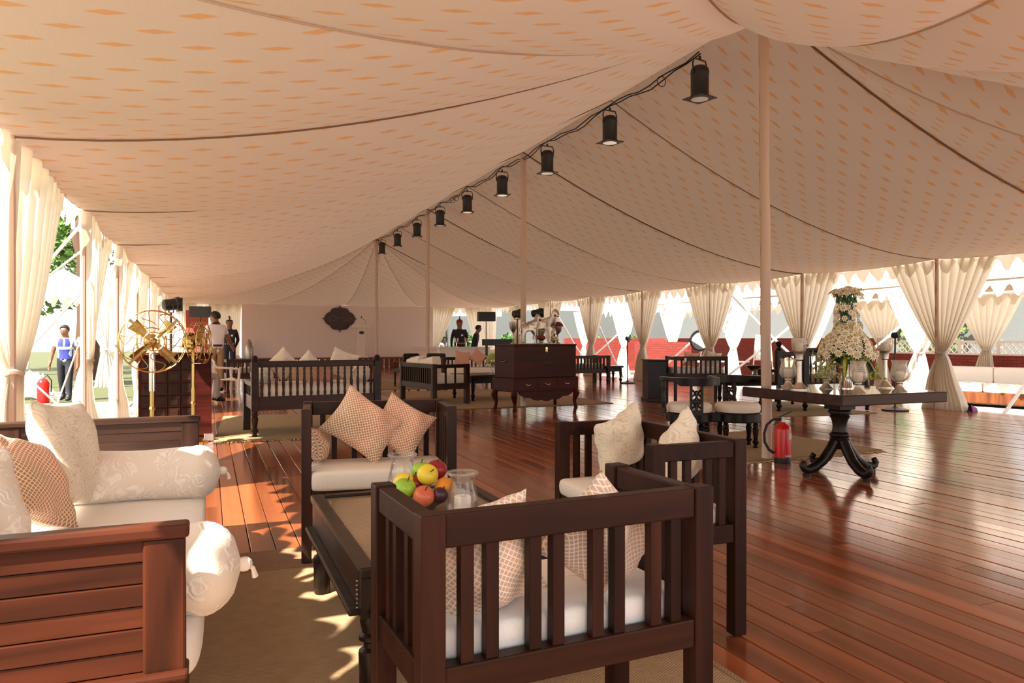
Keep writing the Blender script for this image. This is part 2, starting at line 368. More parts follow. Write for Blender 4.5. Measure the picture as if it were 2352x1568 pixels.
for i, (b, x, y0, y1, z, tilt) in enumerate(rows):
    if i < 296 and b > 0:
        o = bpy.data.objects.new('plank', pmesh); COL.objects.link(o); o.parent = floor
        o.location = (x, y0, z); o.scale = (1, y1 - y0, 1); o.rotation_euler = (0, tilt, 0)
    else:
        far.T = Matrix.Translation((x, 0, z)) @ Matrix.Rotation(tilt, 4, 'Y'); far.box(-w, w, y0, y1, -.03, 0)
far.build('far_planks', 'plank', floor, smooth=0, kind='stuff')

# --- roof cloth
def prof(t, p): return ZE + (ZR - ZE) * max(0, 1 - t) ** p
def sagq(t): return math.sin(PI * min(1, t * 1.02)) ** .9 if t < .98 else .06
ceiling = bpy.data.objects.new('ceiling', None); COL.objects.link(ceiling); struct(ceiling)
def roof_pt(side, k, f, t):
    y0 = YP[k]; x = XC + side * (XR - XC if side > 0 else XC - XL) * t
    mid0 = .05 * math.sin(PI * t) * (k % 2); mid1 = .05 * math.sin(PI * t) * ((k + 1) % 2)
    z = prof(t, 1.7) - lerp(mid0, mid1, f) - (.16 * sagq(t) + .05 * t) * max(0, math.sin(PI * f)) ** .62
    return x, y0 + BAY * f, z
for side in (-1, 1):
    for k in range(2, 8):
        def fn(u, v):
            t, f = u, v; x, y, z = roof_pt(side, k, f, t); return (x, y, z), (x * 1.06 + 40, y + 40)
        m = MB(); m.grid(30, 18, fn); m.build('roof_panel', 'roof', ceiling, smooth=80)
    for k in range(2, 9):
        s = MB(); s.tube([tuple(a + b for a, b in zip(roof_pt(side, min(k, 7), 0 if k < 8 else 1, t / 24), (0, 0, -.012))) for t in range(25)], (.012 if side > 0 else .007) if k % 2 == 0 else .006, 6)
        s.build('roof_seam', 'rope_dark', ceiling)
def hip(ya, yend, sgn, pmid):
    """hip end: cone of cloth from the apex pole to the eave, seams at each side pole"""
    per = [(XL, ya), (XL, ya + sgn * BAY), (XL, yend)] + [(lerp(XL, XR, q / 4), yend) for q in (1, 2, 3)] + [(XR, yend), (XR, ya + sgn * BAY), (XR, ya)]
    A = Vector((XC, ya, ZR)); n = len(per) - 1
    for i in range(n):
        p0, p1 = per[i], per[i + 1]
        def pt(f, t):
            bx, by = lerp(p0[0], p1[0], f), lerp(p0[1], p1[1], f); x, y = lerp(A.x, bx, t), lerp(A.y, by, t)
            g = (i + f) / n; ph = min(1, g / .3, max(0, 1 - g) / .13); p = 1.7 + (pmid - 1.7) * ph * ph * (3 - 2 * ph)
            return x, y, prof(t, p) - (.05 * sagq(t) + .05 * t) * max(0, math.sin(PI * f)) ** .62
        def fn(u, v):
            x, y, z = pt(v, u); return (x, y, z), (x * 1.06 + 40, y * 1.04 + 40)
        m = MB(); m.grid(30, 16, fn); m.build('roof_panel', 'roof', ceiling, smooth=80)
        if i:
            s = MB(); s.tube([(lambda q: (q[0], q[1], q[2] - .008))(pt(0, t / 24)) for t in range(25)], .006, 6); s.build('roof_seam', 'seam', ceiling)
hip(5.6, -.3, -1, 2.7); hip(YP[8], 29.2, 1, 1.7)
# --- scalloped valance along the eaves
def valance(P0, P1, z0, mat, parent, teeth=9, h=.25, sag=.05, flip=0):
    P0, P1 = Vector(P0), Vector(P1); d = (P1 - P0); L = d.length; nrm = Vector((-d.y, d.x, 0)).normalized()
    m = MB(); N = teeth * 10; vs = []; uv = []
    for i in range(N + 1):
        f = i / N; zt = z0 - sag * max(0, math.sin(PI * f)) ** .62; q = (f * teeth) % 1
        dep = h * (.24 + .76 * (.5 - .5 * math.cos(2 * PI * q)) ** .8); p = P0 + d * f
        for j in range(4):
            g = j / 3; b = nrm * (.02 * math.sin(f * 47) + .015 * math.sin(f * 131 + 1)) * g
            vs.append((p.x + b.x, p.y + b.y, zt - dep * g)); uv.append((f * L, dep * g))
    m.add(vs, [(i * 4 + j, (i + 1) * 4 + j, (i + 1) * 4 + j + 1, i * 4 + j + 1) for i in range(N) for j in range(3)], uv)
    return m.build('valance', mat, parent, smooth=80)
for x in (XL, XR):
    for k in range(0, 10): valance((x, YP[k], 0), (x, YP[k + 1], 0), ZE + .01, 'drape', ceiling, h=.25 if k or x > 0 else .33)  # unseen first left bay hangs deeper, shaped for sun spots on the rug
for q in range(4): valance((lerp(XL, XR, q / 4), 29.2, 0), (lerp(XL, XR, (q + 1) / 4), 29.2, 0), ZE + .01, 'drape', ceiling)
# --- slim side poles under the eaves
for x in (XL, XR):
    for k in range(0, 11):
        s = MB(); s.tube([(x, YP[k], -.03), (x, YP[k], ZE)], .028, 8); s.build('side_pole', 'polewrap', ceiling)
for q in (1, 2, 3):
    if q == 2: continue
    s = MB(); s.tube([(lerp(XL, XR, q / 4), 29.2, 0), (lerp(XL, XR, q / 4), 29.2, ZE)], .028, 8); s.build('side_pole', 'polewrap', ceiling)

# --- main ridge poles (cloth wrapped)
names = ['nearest', 'second', 'third', 'farthest']
for i, (y, lab) in enumerate(zip((5.6, 11.5, 17.4, 23.3), (
        'thick tent pole wrapped in printed cloth, standing behind the red extinguisher', 'tent pole wrapped in cloth, rising behind the mahogany chest',
        'slim tent pole wrapped in cloth, rising beside the pale loveseat with slatted back', 'farthest wrapped tent pole, standing in front of the lectern and white end wall'))):
    s = MB(); lean = -.05 if i == 0 else 0
    s.tube([(XC + lean * q / 8 + .006 * math.sin(q * 2.1), y, 4.25 * q / 8) for q in range(9)], .047, 14)
    tag(s.build('tent_pole', 'polewrap'), lab, 'pole', 'ridge poles')

# --- tied-back drapes
def drape(name, label, group, loc, rz, a, b, zt, ztie, zb, mat, tie=.07, bot=(.3, .34), seed=0, n=9, shift=0, tiemat=None):
    """local x runs along the eave from -a to b, local y is outwards"""
    r = random.Random(seed); ph = r.random() * 6; t = thing(name, label, 'curtain', loc, rz, group)
    NU, NV = n * 8, 26
    def fn(u, v):
        z = lerp(zb, zt, v)
        if z >= ztie:
            q = (z - ztie) / (zt - ztie); e = q ** .82
            x0, x1 = lerp(shift - tie, -a, e), lerp(shift + tie, b, e); A = lerp(.028, .05, q)
        else:
            q = (ztie - z) / (ztie - zb); e = q ** .7
            x0, x1 = lerp(shift - tie, shift - bot[0], e), lerp(shift + tie, shift + bot[1], e); A = lerp(.028, .075, q)
        fr = u * n * 2 * PI + ph + .6 * math.sin(u * 9 + ph) + .3 * math.sin(v * 5 + u * 4)
        y = A * math.sin(fr) + .03 * math.sin(u * 5 + v * 3 + ph)
        if z < ztie: y += .04 * math.sin(PI * min(1, q * 1.3))
        return (lerp(x0, x1, u) + .012 * math.cos(fr), y, z), (u * (a + b), z)
    m = MB(); m.grid(NU, NV, fn); m.build('voile', mat, t, smooth=80)
    tb = MB(); tb.tube([(shift + (tie + .015) * math.cos(2 * PI * k / 14), .052 * math.sin(2 * PI * k / 14), ztie + .01 * math.sin(k)) for k in range(15)], .016, 6)
    tb.build('tie_back', tiemat or mat, t); return t
ordl = ['first', 'second', 'third', 'fourth', 'fifth', 'sixth', 'seventh', 'eighth']
H2 = R(90)
# left side: gathered on its pole, swept forward, all but the unseen first
LL = {2: 'big cream drape tied back at the left edge, beside the daybed cushions', 3: 'white lit drape tied back beside the man in the blue vest',
      4: 'cream drape tied back just beyond the sunlit white one, beside the large brass fan', 5: 'cream drape on the fourth left pole, behind the large brass fan',
      6: 'cream drape hanging behind the cage of the brass fan', 7: 'cream drape behind the black spotlight on the left side', 8: 'last cream drape of the left side before the end wall corner', 1: 'cream drape out of view beside the daybed, shaped to block the sun'}
for k in range(1, 9):
    a, b = {1: (.4, 2.1), 2: (.42, 1.85)}.get(k, (.12, 2.25))
    drape('drape', LL[k], 'drapes along the left side', (XL, YP[k] if k > 1 else 1.65, 0), H2, a, b, 2.42 if k > 1 else 2.15, .93 if k > 1 else 1.18, 0, 'drape', seed=k, n=9, bot=(.2, .38) if k == 2 else (.45, .8) if k > 2 else (.15, .15), shift=.04 if k < 3 else .3)  # first drape is unseen, set off its pole and shaped to block sun
RL = {3: 'large cream drape tied back near the purple shoe', 4: 'cream drape tied back behind the tall flower arrangement', 5: 'cream drape tied back beyond the dark slatted bench',
      6: 'cream drape hanging to the floor beside the slim black floor fan', 7: 'cream drape beside the outdoor red wall, next after the one by the floor fan', 8: 'cream drape behind the silver goblets on the chest', 9: 'last cream drape of the right side before the end wall corner'}
for k in range(3, 10):
    drape('drape', RL[k], 'drapes along the right side', (XR, YP[k] - (.1 if k == 3 else 0), 0), H2, .9, .95, 2.42, .92, -.02 if k == 3 else 0, 'drape', seed=20 + k, n=11, bot=(.42, .4))
# far end: closed and tied drapes either side of the white wall
drape('drape', 'pale pleated drape closing the far left corner behind the uniformed guard', 'drapes at the far end', (.62, 29.1, 0), 0, .62, .5, 2.42, .5, .42, 'drape', tie=.42, bot=(.5, .5), seed=51, n=14)
drape('drape', 'pale drape at the far left corner behind the black loudspeaker', 'drapes at the far end', (-.9, 29.1, 0), 0, .2, .5, 2.42, .9, .02, 'drape', seed=52, n=6)
drape('drape', 'cream drape at the right end of the white wall, beside the far guard', 'drapes at the far end', (8.55, 29.1, 0), 0, .12, .85, 2.42, .8, .1, 'drape', tie=.1, bot=(.15, .2), seed=53, n=8)
drape('drape', 'cream drape behind the right-hand loudspeaker on its stand', 'drapes at the far end', (10.75, 29.1, 0), 0, .95, .5, 2.42, .6, .1, 'drape', tie=.35, bot=(.3, .3), seed=54, n=9)

# --- far end: white wall on a low stage
m = MB(); m.box(1.13, 8.43, 29.0, 29.08, .42, 2.43); struct(m.build('wall_back', 'wallcloth', smooth=0, bevel=.01))
st = bpy.data.objects.new('floor_stage', None); COL.objects.link(st); struct(st)
m = MB(); m.box(-.2, 9.0, 28.0, 29.3, .38, .42); m.build('stage_top', 'stage', st, bevel=.006)
for i in range(46):
    m = MB(); m.box(-.2 + i * .2, -.2 + i * .2 + .19, 27.97 + .004 * (i % 2), 28.0, 0, .38); m.build('panel_board', 'stage', st, smooth=0)
m = MB(); m.box(7.0, 10.6, 26.95, 27.1, 0, .72); m.box(7.0, 8.7, 26.93, 27.12, .72, .84); struct(m.build('wall_parapet', 'wallcloth', smooth=0, bevel=.008))

# --- grounds outside
m = MB(); m.add([(-70, -20, -.27), (XL - .12, -20, -.27), (XL - .12, 90, -.27), (-70, 90, -.27)], [(0, 1, 2, 3)]); struct(m.build('ground_left', 'grass', smooth=0))
m = MB(); m.add([(XR + .25, -20, -.26), (80, -20, -.26), (80, 90, -.26), (XR + .25, 90, -.26)], [(0, 1, 2, 3)]); struct(m.build('ground_right', 'sand', smooth=0))
m = MB(); m.add([(XL - .12, 29.4, -.28), (XR + .25, 29.4, -.28), (XR + .25, 90, -.28), (XL - .12, 90, -.28)], [(0, 1, 2, 3)]); struct(m.build('ground_far', 'sand', smooth=0))
path = bpy.data.objects.new('floor_path', None); COL.objects.link(path); struct(path)
for y, wd, c in ((13.0, .75, 'stepw'), (13.85, .95, 'stepm'), (14.85, .95, 'stepm'), (15.9, .6, 'stepw'), (16.6, 1.3, 'stepm')):
    for x0, x1 in ((-6.4, -4.72), (-4.7, -3.02), (-3.0, XL - .14)):
        m = MB(); m.box(x0, x1, y, y + wd, -.29, -.2 if c == 'stepm' else -.18); m.build('paving_slab', c, path, bevel=.01)

# ------------------------------------------------------------------ soft furnishings
def pillow_mb(w, h, th, seed=0, sag=.05, n=22, pinch=.10):
    """square throw pillow in the local XZ plane, bulging along Y; bottom corner region slumped a little"""
    r = random.Random(seed); ph = [r.random() * 6 for _ in range(6)]
    m = MB()
    for side in (-1, 1):
        def fn(u, v):
            a, b = 2 * u - 1, 2 * v - 1
            x = a * (1 - pinch * (1 - b * b) * abs(a) ** 3); z = b * (1 - pinch * (1 - a * a) * abs(b) ** 3)
            k = max(0, (1 - a ** 2) * (1 - b ** 2)); y = side * th / 2 * k ** .42
            y += k ** .8 * .012 * math.sin(5 * a + ph[0] + 3 * b) + .006 * math.sin(13 * a * b + ph[1]) * k ** .3
            y += .014 * math.sin(3 * a + ph[2]) * math.sin(2.5 * b + ph[3])
            return (x * w / 2, y, z * h / 2 - sag * h * (1 - a * a) * (b * .3)), (a * w / 2 + 3 * side, b * h / 2)
        g = MB(); g.grid(n, n, fn)
        if side < 0: g.f = [f[::-1] for f in g.f]
        o = len(m.v); m.v += g.v; m.f += [tuple(i + o for i in f) for f in g.f]
        for k_, q in g.uv.items(): m.uv[k_ + o] = q
    return m
def pillow(label, mat, loc, size=.42, th=.16, roll=0, lean=0, yaw=0, seed=0, group=None, h=None, name='throw_pillow'):
    """loc = lowest point resting place (centre of the pillow above it is found from the roll)"""
    o = pillow_mb(size, h or size, th, seed).build(name, mat, smooth=70)
    M = Matrix.Rotation(R(yaw), 4, 'Z') @ Matrix.Rotation(R(lean), 4, 'X') @ Matrix.Rotation(R(roll), 4, 'Y')
    lo = min((M @ v.co).z for v in o.data.vertices)
    o.rotation_euler = M.to_euler(); o.location = (loc[0], loc[1], loc[2] - lo)
    return tag(o, label, 'pillow', group)
def bolster(label, loc, L, r, rz=0, mat='damask', group=None):
    t = thing('bolster', label, 'bolster', loc, rz, group)
    pr = []
    for q in range(15):
        a = PI * q / 14; e = -math.cos(a)
        pr.append((max(.012, r * (1 - abs(e) ** 5) ** .38 * (1 if 0 < q < 14 else .1)), e * L / 2))
    pr = [(.012, -L / 2)] + [(r * (1 - (1 - q / 6) ** 2.0) ** .5 + .008, -L / 2 + .10 * (q / 6)) for q in range(1, 7)]
    pr += [(r + .004 * math.sin(q), lerp(-L / 2 + .12, L / 2 - .12, q / 8)) for q in range(9)] + [(a, -b) for a, b in pr[::-1]]
    m = MB(); n = 28; vs = []; uv = []; M = Matrix.Rotation(R(90), 4, 'Y')
    for i, (rr, z) in enumerate(pr):
        for k in range(n):
            an = 2 * PI * k / n; q = rr * (1 + .03 * math.sin(11 * an) * (1 if abs(z) > L / 2 - .1 else .15))
            vs.append(tuple(M @ Vector((q * math.cos(an), q * math.sin(an), z)))); uv.append((k / n * 2 * PI * r, z))
    m.add(vs, [(i * n + k, i * n + (k + 1) % n, (i + 1) * n + (k + 1) % n, (i + 1) * n + k) for i in range(len(pr) - 1) for k in range(n)] + [tuple(range(n - 1, -1, -1)), tuple((len(pr) - 1) * n + k for k in range(n))], uv)
    m.build('cover', mat, t, smooth=70)
    for e in (-1, 1):
        k = MB(); k.ball((e * (L / 2 + .008), 0, 0), (.022, .02, .02), 8, 6); k.tube([(e * (L / 2 + .01), 0, -.0), (e * (L / 2 + .03), .006, -.014), (e * (L / 2 + .036), .01, -.04)], [.008, .006, .009], 6); k.build('tied_end', 'cream', t)
    return t
def seat_pad(mb, x0, x1, y0, y1, z0, z1, r=.025):
    n = 18
    m = (z0 + z1) / 2
    def outline(i, k):  # rounded rect
        return i
    pts = []
    cx, cy, hx, hy = (x0 + x1) / 2, (y0 + y1) / 2, (x1 - x0) / 2, (y1 - y0) / 2
    rings = [(-.03, 0), (-.004, .05), (.004, .2), (.008, .5), (.004, .82), (-.006, .94), (-.024, 1.0), (-.12, 1.08), (-.4, 1.16)]
    rings = [(a, q) for a, q in rings]
    vs = []; uv = []; N = 40
    for ins, q in rings:
        ins = ins * .5
        for k in range(N):
            an = 2 * PI * k / N; c, s_ = math.cos(an), math.sin(an); e = .13
            px = cx + (hx + ins) * math.copysign(abs(c) ** e, c); py = cy + (hy + ins) * math.copysign(abs(s_) ** e, s_)
            vs.append((px, py, lerp(z0, z1, min(q, 1)) + (max(0, q - 1) * .06))); uv.append((px, py))
    fs = [(i * N + k, i * N + (k + 1) % N, (i + 1) * N + (k + 1) % N, (i + 1) * N + k) for i in range(len(rings) - 1) for k in range(N)]
    fs += [tuple(range(N - 1, -1, -1)), tuple((len(rings) - 1) * N + k for k in range(N))]
    return mb.add(vs, fs, uv)

# ------------------------------------------------------------------ slatted seats
def slat_seat(name, label, loc, rz, w, d, h, rail=(.37, .44), pad=.09, pairs=True, nb=8, ns=4, group=None, padmat='white', wood_='wood', post=.05, leg=None, apron=None, scoop=0):
    t = thing(name, label, 'armchair' if w < 1.2 else 'bench', loc, rz, group); wz = wood_ + 'z' if wood_ + 'z' in MT else wood_
    hw, hd, p = w / 2, d / 2, post
    for sx in (-1, 1):
        for sy in (-1, 1):
            m = MB(); x, y = sx * (hw - p / 2), sy * (hd - p / 2)
            m.box(x - p / 2, x + p / 2, y - p / 2, y + p / 2, 0, h - (0 if sy < 0 else .004)); m.build('leg', wz, t, smooth=0, bevel=.004)
    m = MB(); m.box(-hw + p, hw - p, -hd + .006, -hd + p - .006, h - .075, h - .002); m.build('top_rail', wood_, t, smooth=0, bevel=.004)
    m = MB(); m.box(-hw + p, hw - p, -hd + .006, -hd + p - .006, *rail); m.build('back_rail', wood_, t, smooth=0, bevel=.004)
    m = MB(); m.box(-hw + p, hw - p, hd - p + .006, hd - .006, *rail); m.build('front_rail', wood_, t, smooth=0, bevel=.004)
    for sx in (-1, 1):
        x = sx * (hw - p / 2)
        m = MB(); m.box(x - p / 2 + .006, x + p / 2 - .006, -hd + p, hd - p, h - .07, h - .008); m.build('arm_rail', wood_, t, smooth=0, bevel=.004)
        m = MB(); m.box(x - p / 2 + .006, x + p / 2 - .006, -hd + p, hd - p, *rail); m.build('side_rail', wood_, t, smooth=0, bevel=.004)
        for q in range(ns):
            f = (q // 2 + .5 + (.2 if q % 2 else -.2)) / (ns / 2) if pairs else (q + 1) / (ns + 1)
            y = lerp(-hd + p, hd - p, f); m = MB(); m.box(x - .011, x + .011, y - .014, y + .014, rail[1], h - .07); m.build('arm_slat', wz, t, smooth=0)
    for q in range(nb):
        f = (q // 2 + .5 + (.18 if q % 2 else -.18)) / (nb / 2) if pairs else (q + 1) / (nb + 1)
        x = lerp(-hw + p, hw - p, f); m = MB(); m.box(x - .0155, x + .0155, -hd + .012, -hd + p - .014, rail[1], h - .07); m.build('back_slat', wz, t, smooth=0, bevel=.002)
    if pad:
        m = MB(); seat_pad(m, -hw + p * .9, hw - p * .9, -hd + p, hd + .01, rail[1] - .01, rail[1] + pad); m.build('seat_cushion', padmat, t, smooth=60)
    m = MB(); m.box(-hw + p, hw - p, -hd + p, hd - p, rail[0] + .01, rail[0] + .035); m.build('seat_board', wood_, t, smooth=0)
    return t
slat_seat('slatted_armchair', 'nearest dark slatted armchair, seen from behind, white seat and lattice pillows', (.785, 1.73, .008), R(2.6), .77, .43, .77, (.37, .44), .062, nb=8, ns=4, group='slatted armchairs round the coffee table', wood_='dwood', post=.055)
slat_seat('slatted_armchair', 'dark slatted armchair facing the camera behind the cane-topped coffee table', (.862, 4.05, .008), R(180 - 8), .80, .46, .785, (.30, .37), .09, nb=8, ns=4, group='slatted armchairs round the coffee table', padmat='cream')
slat_seat('slatted_armchair', 'dark slatted armchair with two cream vermicelli pillows, right of the table', (1.715, 2.725, .008), R(90 - 1), .86, .42, .756, (.36, .43), .06, nb=8, ns=4, group='slatted armchairs round the coffee table', padmat='cream', wood_='dwood', post=.055)
# pillows on them
PG = 'lattice print pillows'
pillow('lattice print pillow behind the left slats of the nearest armchair', 'lattice', (.605, 1.645, .455), .275, .16, -17, 9, 3, 1, PG)
pillow('lattice print pillow behind the right slats of the nearest armchair, its tip over the arm', 'lattice', (.93, 1.66, .46), .262, .16, 38, 9, 3, 2, PG)
PG = 'tan check pillows'
pillow('larger tan checked pillow standing on its corner in the armchair behind the table', 'check', (.785, 4.07, .455), .375, .17, 36, -16, -6, 3, PG, h=.30)
pillow('smaller tan checked pillow leaning in the right half of the armchair behind the table', 'check', (1.0, 4.09, .455), .30, .15, 31, -20, -14, 4, PG)
pillow('tan checked pillow corner poking through the left arm slats of the armchair behind the table', 'check', (.56, 4.16, .455), .2, .10, 8, -8, 70, 14, PG)
PG = 'vermicelli pillows on the right armchair'
pillow('cream vermicelli pillow tilted in the far half of the right armchair', 'squig', (1.75, 2.96, .48), .31, .14, -18, 12, 24, 5, PG)
pillow('cream vermicelli pillow seen edge-on behind the near arm of the right armchair', 'squig', (1.83, 2.60, .48), .28, .15, 43, 8, 74, 6, PG)

# ------------------------------------------------------------------ panelled daybed on the left
def daybed():
    t = thing('daybed', 'big reddish wooden daybed with board panel ends and white mattress at the left', 'daybed', (-.52, 3.2, .008))
    hx, y0, y1 = .47, -1.30, 1.30
    for e, yy in ((0, y0), (1, y1)):
        s = 1 if e else -1; wd = 'red' if not e else 'wood'
        for sx in (-1, 1):
            m = MB(); x = sx * (hx - .045)
            m.box(x - .045, x + .045, yy - .024, yy + .024, 0, .68); m.build('corner_post', wd + 'z', t, smooth=0, bevel=.006)
        m = MB(); m.box(-hx - .008, hx + .008, yy - .032, yy + .032, .68, .712); m.build('top_rail', wd, t, smooth=0, bevel=.008)
        for i in range(6):
            m = MB(); z = .376 + i * .0507; m.box(-hx + .088, hx - .088, yy - .012 - .004 * (i % 2), yy + .012, z + .002, z + .0505); m.build('panel_board', wd, t, smooth=0, bevel=.002)
        m = MB(); m.box(-hx - .004, hx + .006, yy - .042, yy + .042, .354, .376); m.build('lower_rail', wd, t, smooth=0, bevel=.007)
        m = MB(); N = 24; pts = [(lerp(-hx + .09, hx - .09, i / N), .26 - .05 * math.sin(PI * i / N * 3) ** 2) for i in range(N + 1)]
        m.prism(pts + [(hx - .09, .354), (-hx + .09, .354)], -.012, .012, Matrix.Translation((0, yy, 0)) @ Matrix.Rotation(R(90), 4, 'X')); m.build('scalloped_apron', wd, t, smooth=0)
    for sx in (-1, 1):
        m = MB(); m.box(sx * (hx - .02) - .02, sx * (hx - .02) + .02, y0 + .03, y1 - .03, .2, .30); m.build('side_rail', 'red', t, smooth=0, bevel=.006)
    m = MB(); m.box(-hx + .02, -hx + .045, y0 + .03, y1 - .03, .34, .62); m.build('back_panel', 'wood', t, smooth=0, bevel=.004)
    m = MB(); seat_pad(m, -hx + .03, hx + .035, y0 + .04, y1 - .04, .312, .43); m.build('mattress', 'white', t, smooth=60)
daybed()
bolster('near white bolster with a knotted end, touching the panelled end of the daybed', (-.32, 2.13, .545), .80, .112, R(-3), group='damask bolsters on the daybed')
bolster('far white bolster lying across the middle of the daybed, leaf relief', (-.33, 3.62, .55), .76, .112, R(-2), group='damask bolsters on the daybed')
pillow('large cream vermicelli pillow standing against the far bolster on the daybed', 'squig', (-.53, 3.46, .435), .42, .16, 6, -12, 76, 7, h=.46)
pillow('tan checked pillow lying between the cream pillow and the sunlit white one', 'check', (-.60, 3.10, .44), .37, .14, 20, -30, 74, 8)
pillow('sunlit white damask pillow at the left edge of the daybed', 'damask', (-.66, 2.70, .44), .38, .15, 8, -22, 66, 9)

# ------------------------------------------------------------------ coffee table with cane top
def coffee_table():
    t = thing('coffee_table', 'dark low coffee table with a cane top, turned legs and studded edge', 'table', (.81, 2.86, .008)); hx, hy, H = .385, .585, .435
    for sx in (-1, 1):
        m = MB(); m.box(sx * (hx - .028) - .028, sx * (hx - .028) + .028, -hy, hy, H - .035, H); m.build('frame_rail', 'black', t, smooth=0, bevel=.008)
        m = MB(); m.box(sx * (hx - .02) - .012, sx * (hx - .02) + .012, -hy + .06, hy - .06, H - .135, H - .035); m.build('apron', 'wood', t, smooth=0, bevel=.003)
        m = MB(); m.box(sx * (hx + .004) - .022, sx * (hx + .004) + .022, -hy + .03, hy - .03, H - .155, H - .135); m.build('ledge', 'black', t, smooth=0, bevel=.006)
    for sy in (-1, 1):
        m = MB(); m.box(-hx + .056, hx - .056, sy * (hy - .028) - .028, sy * (hy - .028) + .028, H - .035, H); m.build('frame_rail', 'black', t, smooth=0, bevel=.008)
        m = MB(); m.box(-hx + .06, hx - .06, sy * (hy - .02) - .012, sy * (hy - .02) + .012, H - .135, H - .035); m.build('apron', 'wood', t, smooth=0, bevel=.003)
        m = MB(); m.box(-hx + .03, hx - .03, sy * (hy + .004) - .022, sy * (hy + .004) + .022, H - .155, H - .135); m.build('ledge', 'black', t, smooth=0, bevel=.006)
    m = MB(); m.box(-hx + .056, hx - .056, -hy + .056, hy - .056, H - .022, H - .012); m.build('cane_panel', 'cane', t, smooth=0)
    for sx in (-1, 1):
        for sy in (-1, 1):
            x, y = sx * (hx - .045), sy * (hy - .045)
            m = MB(); m.box(x - .036, x + .036, y - .036, y + .036, H - .16, H - .036); z0 = H - .16
            m.lathe([(.033, 0), (.036, .01), (.036, .1), (.038, .155), (.036, .165), (.022, .175), (.022, .19), (.037, .2), (.037, .213), (.026, .222), (.030, .24), (.034, .262), (.030, z0)], 16, (x, y, 0)); m.build('leg', 'black', t)
    for k in range(8):
        m = MB(); m.ball((-hx + .036 - .001 - .036 + .004, -hy + .045 + .0, H - .05 - .014 * k), .004, 6, 4); m.build('stud', 'pewter', t)
coffee_table()
def jar(label, loc, r, h):
    t = thing('hurricane_jar', label, 'candle jar', loc, 0, 'glass candle jars')
    o = [(.78, 0), (.92, .06), (1, .2), (.96, .4), (.82, .62), (.72, .8), (.74, .88), (.86, .95), (.92, .985)]
    m = MB(); m.lathe([(r * a, h * b) for a, b in o] + [(r * a - .004, max(.008, h * b)) for a, b in o[::-1]], 24); m.build('glass', 'glass', t, smooth=60)
    m = MB(); m.tube([(r * .92 * math.cos(2 * PI * k / 24), r * .92 * math.sin(2 * PI * k / 24), h * .985) for k in range(25)], .006, 6, cap=False); m.build('rim', 'mercury', t, smooth=60)
    m = MB(); m.lathe([(r * .5, .009), (r * .52, .012), (r * .52, h * .42), (r * .47, h * .435), (r * .1, h * .43)], 16); m.build('candle', 'wax', t)
jar('glass hurricane jar with candle, far one standing behind the fruit bowl', (.815, 3.30, .444), .068, .18)
jar('glass hurricane jar with candle, near one standing right of the fruit bowl', (.945, 2.83, .444), .066, .168)
bx, by, bz = .825, 2.97, .444
t = thing('fruit_bowl', 'silver scalloped fruit bowl on the coffee table', 'bowl', (bx, by, bz))
m = MB(); vs = []; N = 32; pr = [(.045, 0), (.05, .012), (.085, .035), (.112, .062), (.108, .060), (.08, .04), (.045, .02)]
for r_, z_ in pr:
    for k in range(N):
        q = 1 + (.05 * math.cos(8 * 2 * PI * k / N) if z_ > .03 else 0); vs.append((r_ * q * math.cos(2 * PI * k / N), r_ * q * math.sin(2 * PI * k / N), z_ + (.004 * math.cos(16 * PI * k / N) if z_ > .05 else 0)))
m.add(vs, [(i * N + k, i * N + (k + 1) % N, (i + 1) * N + (k + 1) % N, (i + 1) * N + k) for i in range(6) for k in range(N)] + [tuple(range(N - 1, -1, -1)), tuple(6 * N + k for k in range(N))]); m.build('dish', 'pewter', t, smooth=60)
def fruit(name, label, mat, x, y, z, r, tilt=0, yaw=0):
    o = MB(); prf = []
    for i in range(13):
        a = PI * i / 12; rr = math.sin(a); zz = -math.cos(a)
        if name == 'apple': rr *= 1 + .06 * zz; zz = zz * .92 - (.16 * math.exp(-(rr / .32) ** 2) if zz > 0 else -.1 * math.exp(-(rr / .3) ** 2))
        if name == 'lemon': zz *= 1.15
        prf.append((max(.01, rr) * r, zz * r))
    o.lathe(prf, 18); ob = o.build(name, mat, smooth=80); ob.location = (bx + x * 1.08, by + y * 1.08, bz + z * 1.02); ob.scale = (1.1,) * 3; ob.rotation_euler = (R(tilt), 0, R(yaw))
    if name in ('apple', 'plum'):
        s = MB(); s.tube([(0, 0, r * .68), (.002, 0, r * .95), (.006, .002, r * 1.15)], [.002, .0018, .003], 5); s.build('stalk', 'stem', ob)
    return tag(ob, label, 'fruit', 'fruit in the silver bowl')
fruit('apple', 'shiny green apple at the left of the bowl', 'apg', -.082, -.03, .095, .042, 20, 40)
fruit('apple', 'blush red apple at the front left of the bowl', 'app', -.025, -.085, .072, .040, 35, 0)
fruit('plum', 'dark plum at the front middle of the bowl', 'plum', .035, -.09, .072, .030, 30, 60)
fruit('orange', 'bright orange at the front right of the bowl', 'ora', .075, -.03, .085, .041, 10, 0)
fruit('apple', 'yellow apple on top in the middle of the pile', 'yel', .01, -.01, .140, .041, 60, 10)
fruit('apple', 'dark red apple at the top right of the pile', 'apr', .065, .055, .145, .041, 20, 0)
fruit('lemon', 'yellow fruit behind the green apple', 'yel', -.07, .035, .105, .039, 80, 30)
fruit('apple', 'small dark red apple half hidden behind the yellow one', 'apr', -.03, .03, .098, .038, 0, 0)
fruit('apple', 'green apple peeping out behind the top yellow apple', 'apg', .005, .06, .145, .038, 0, 0)

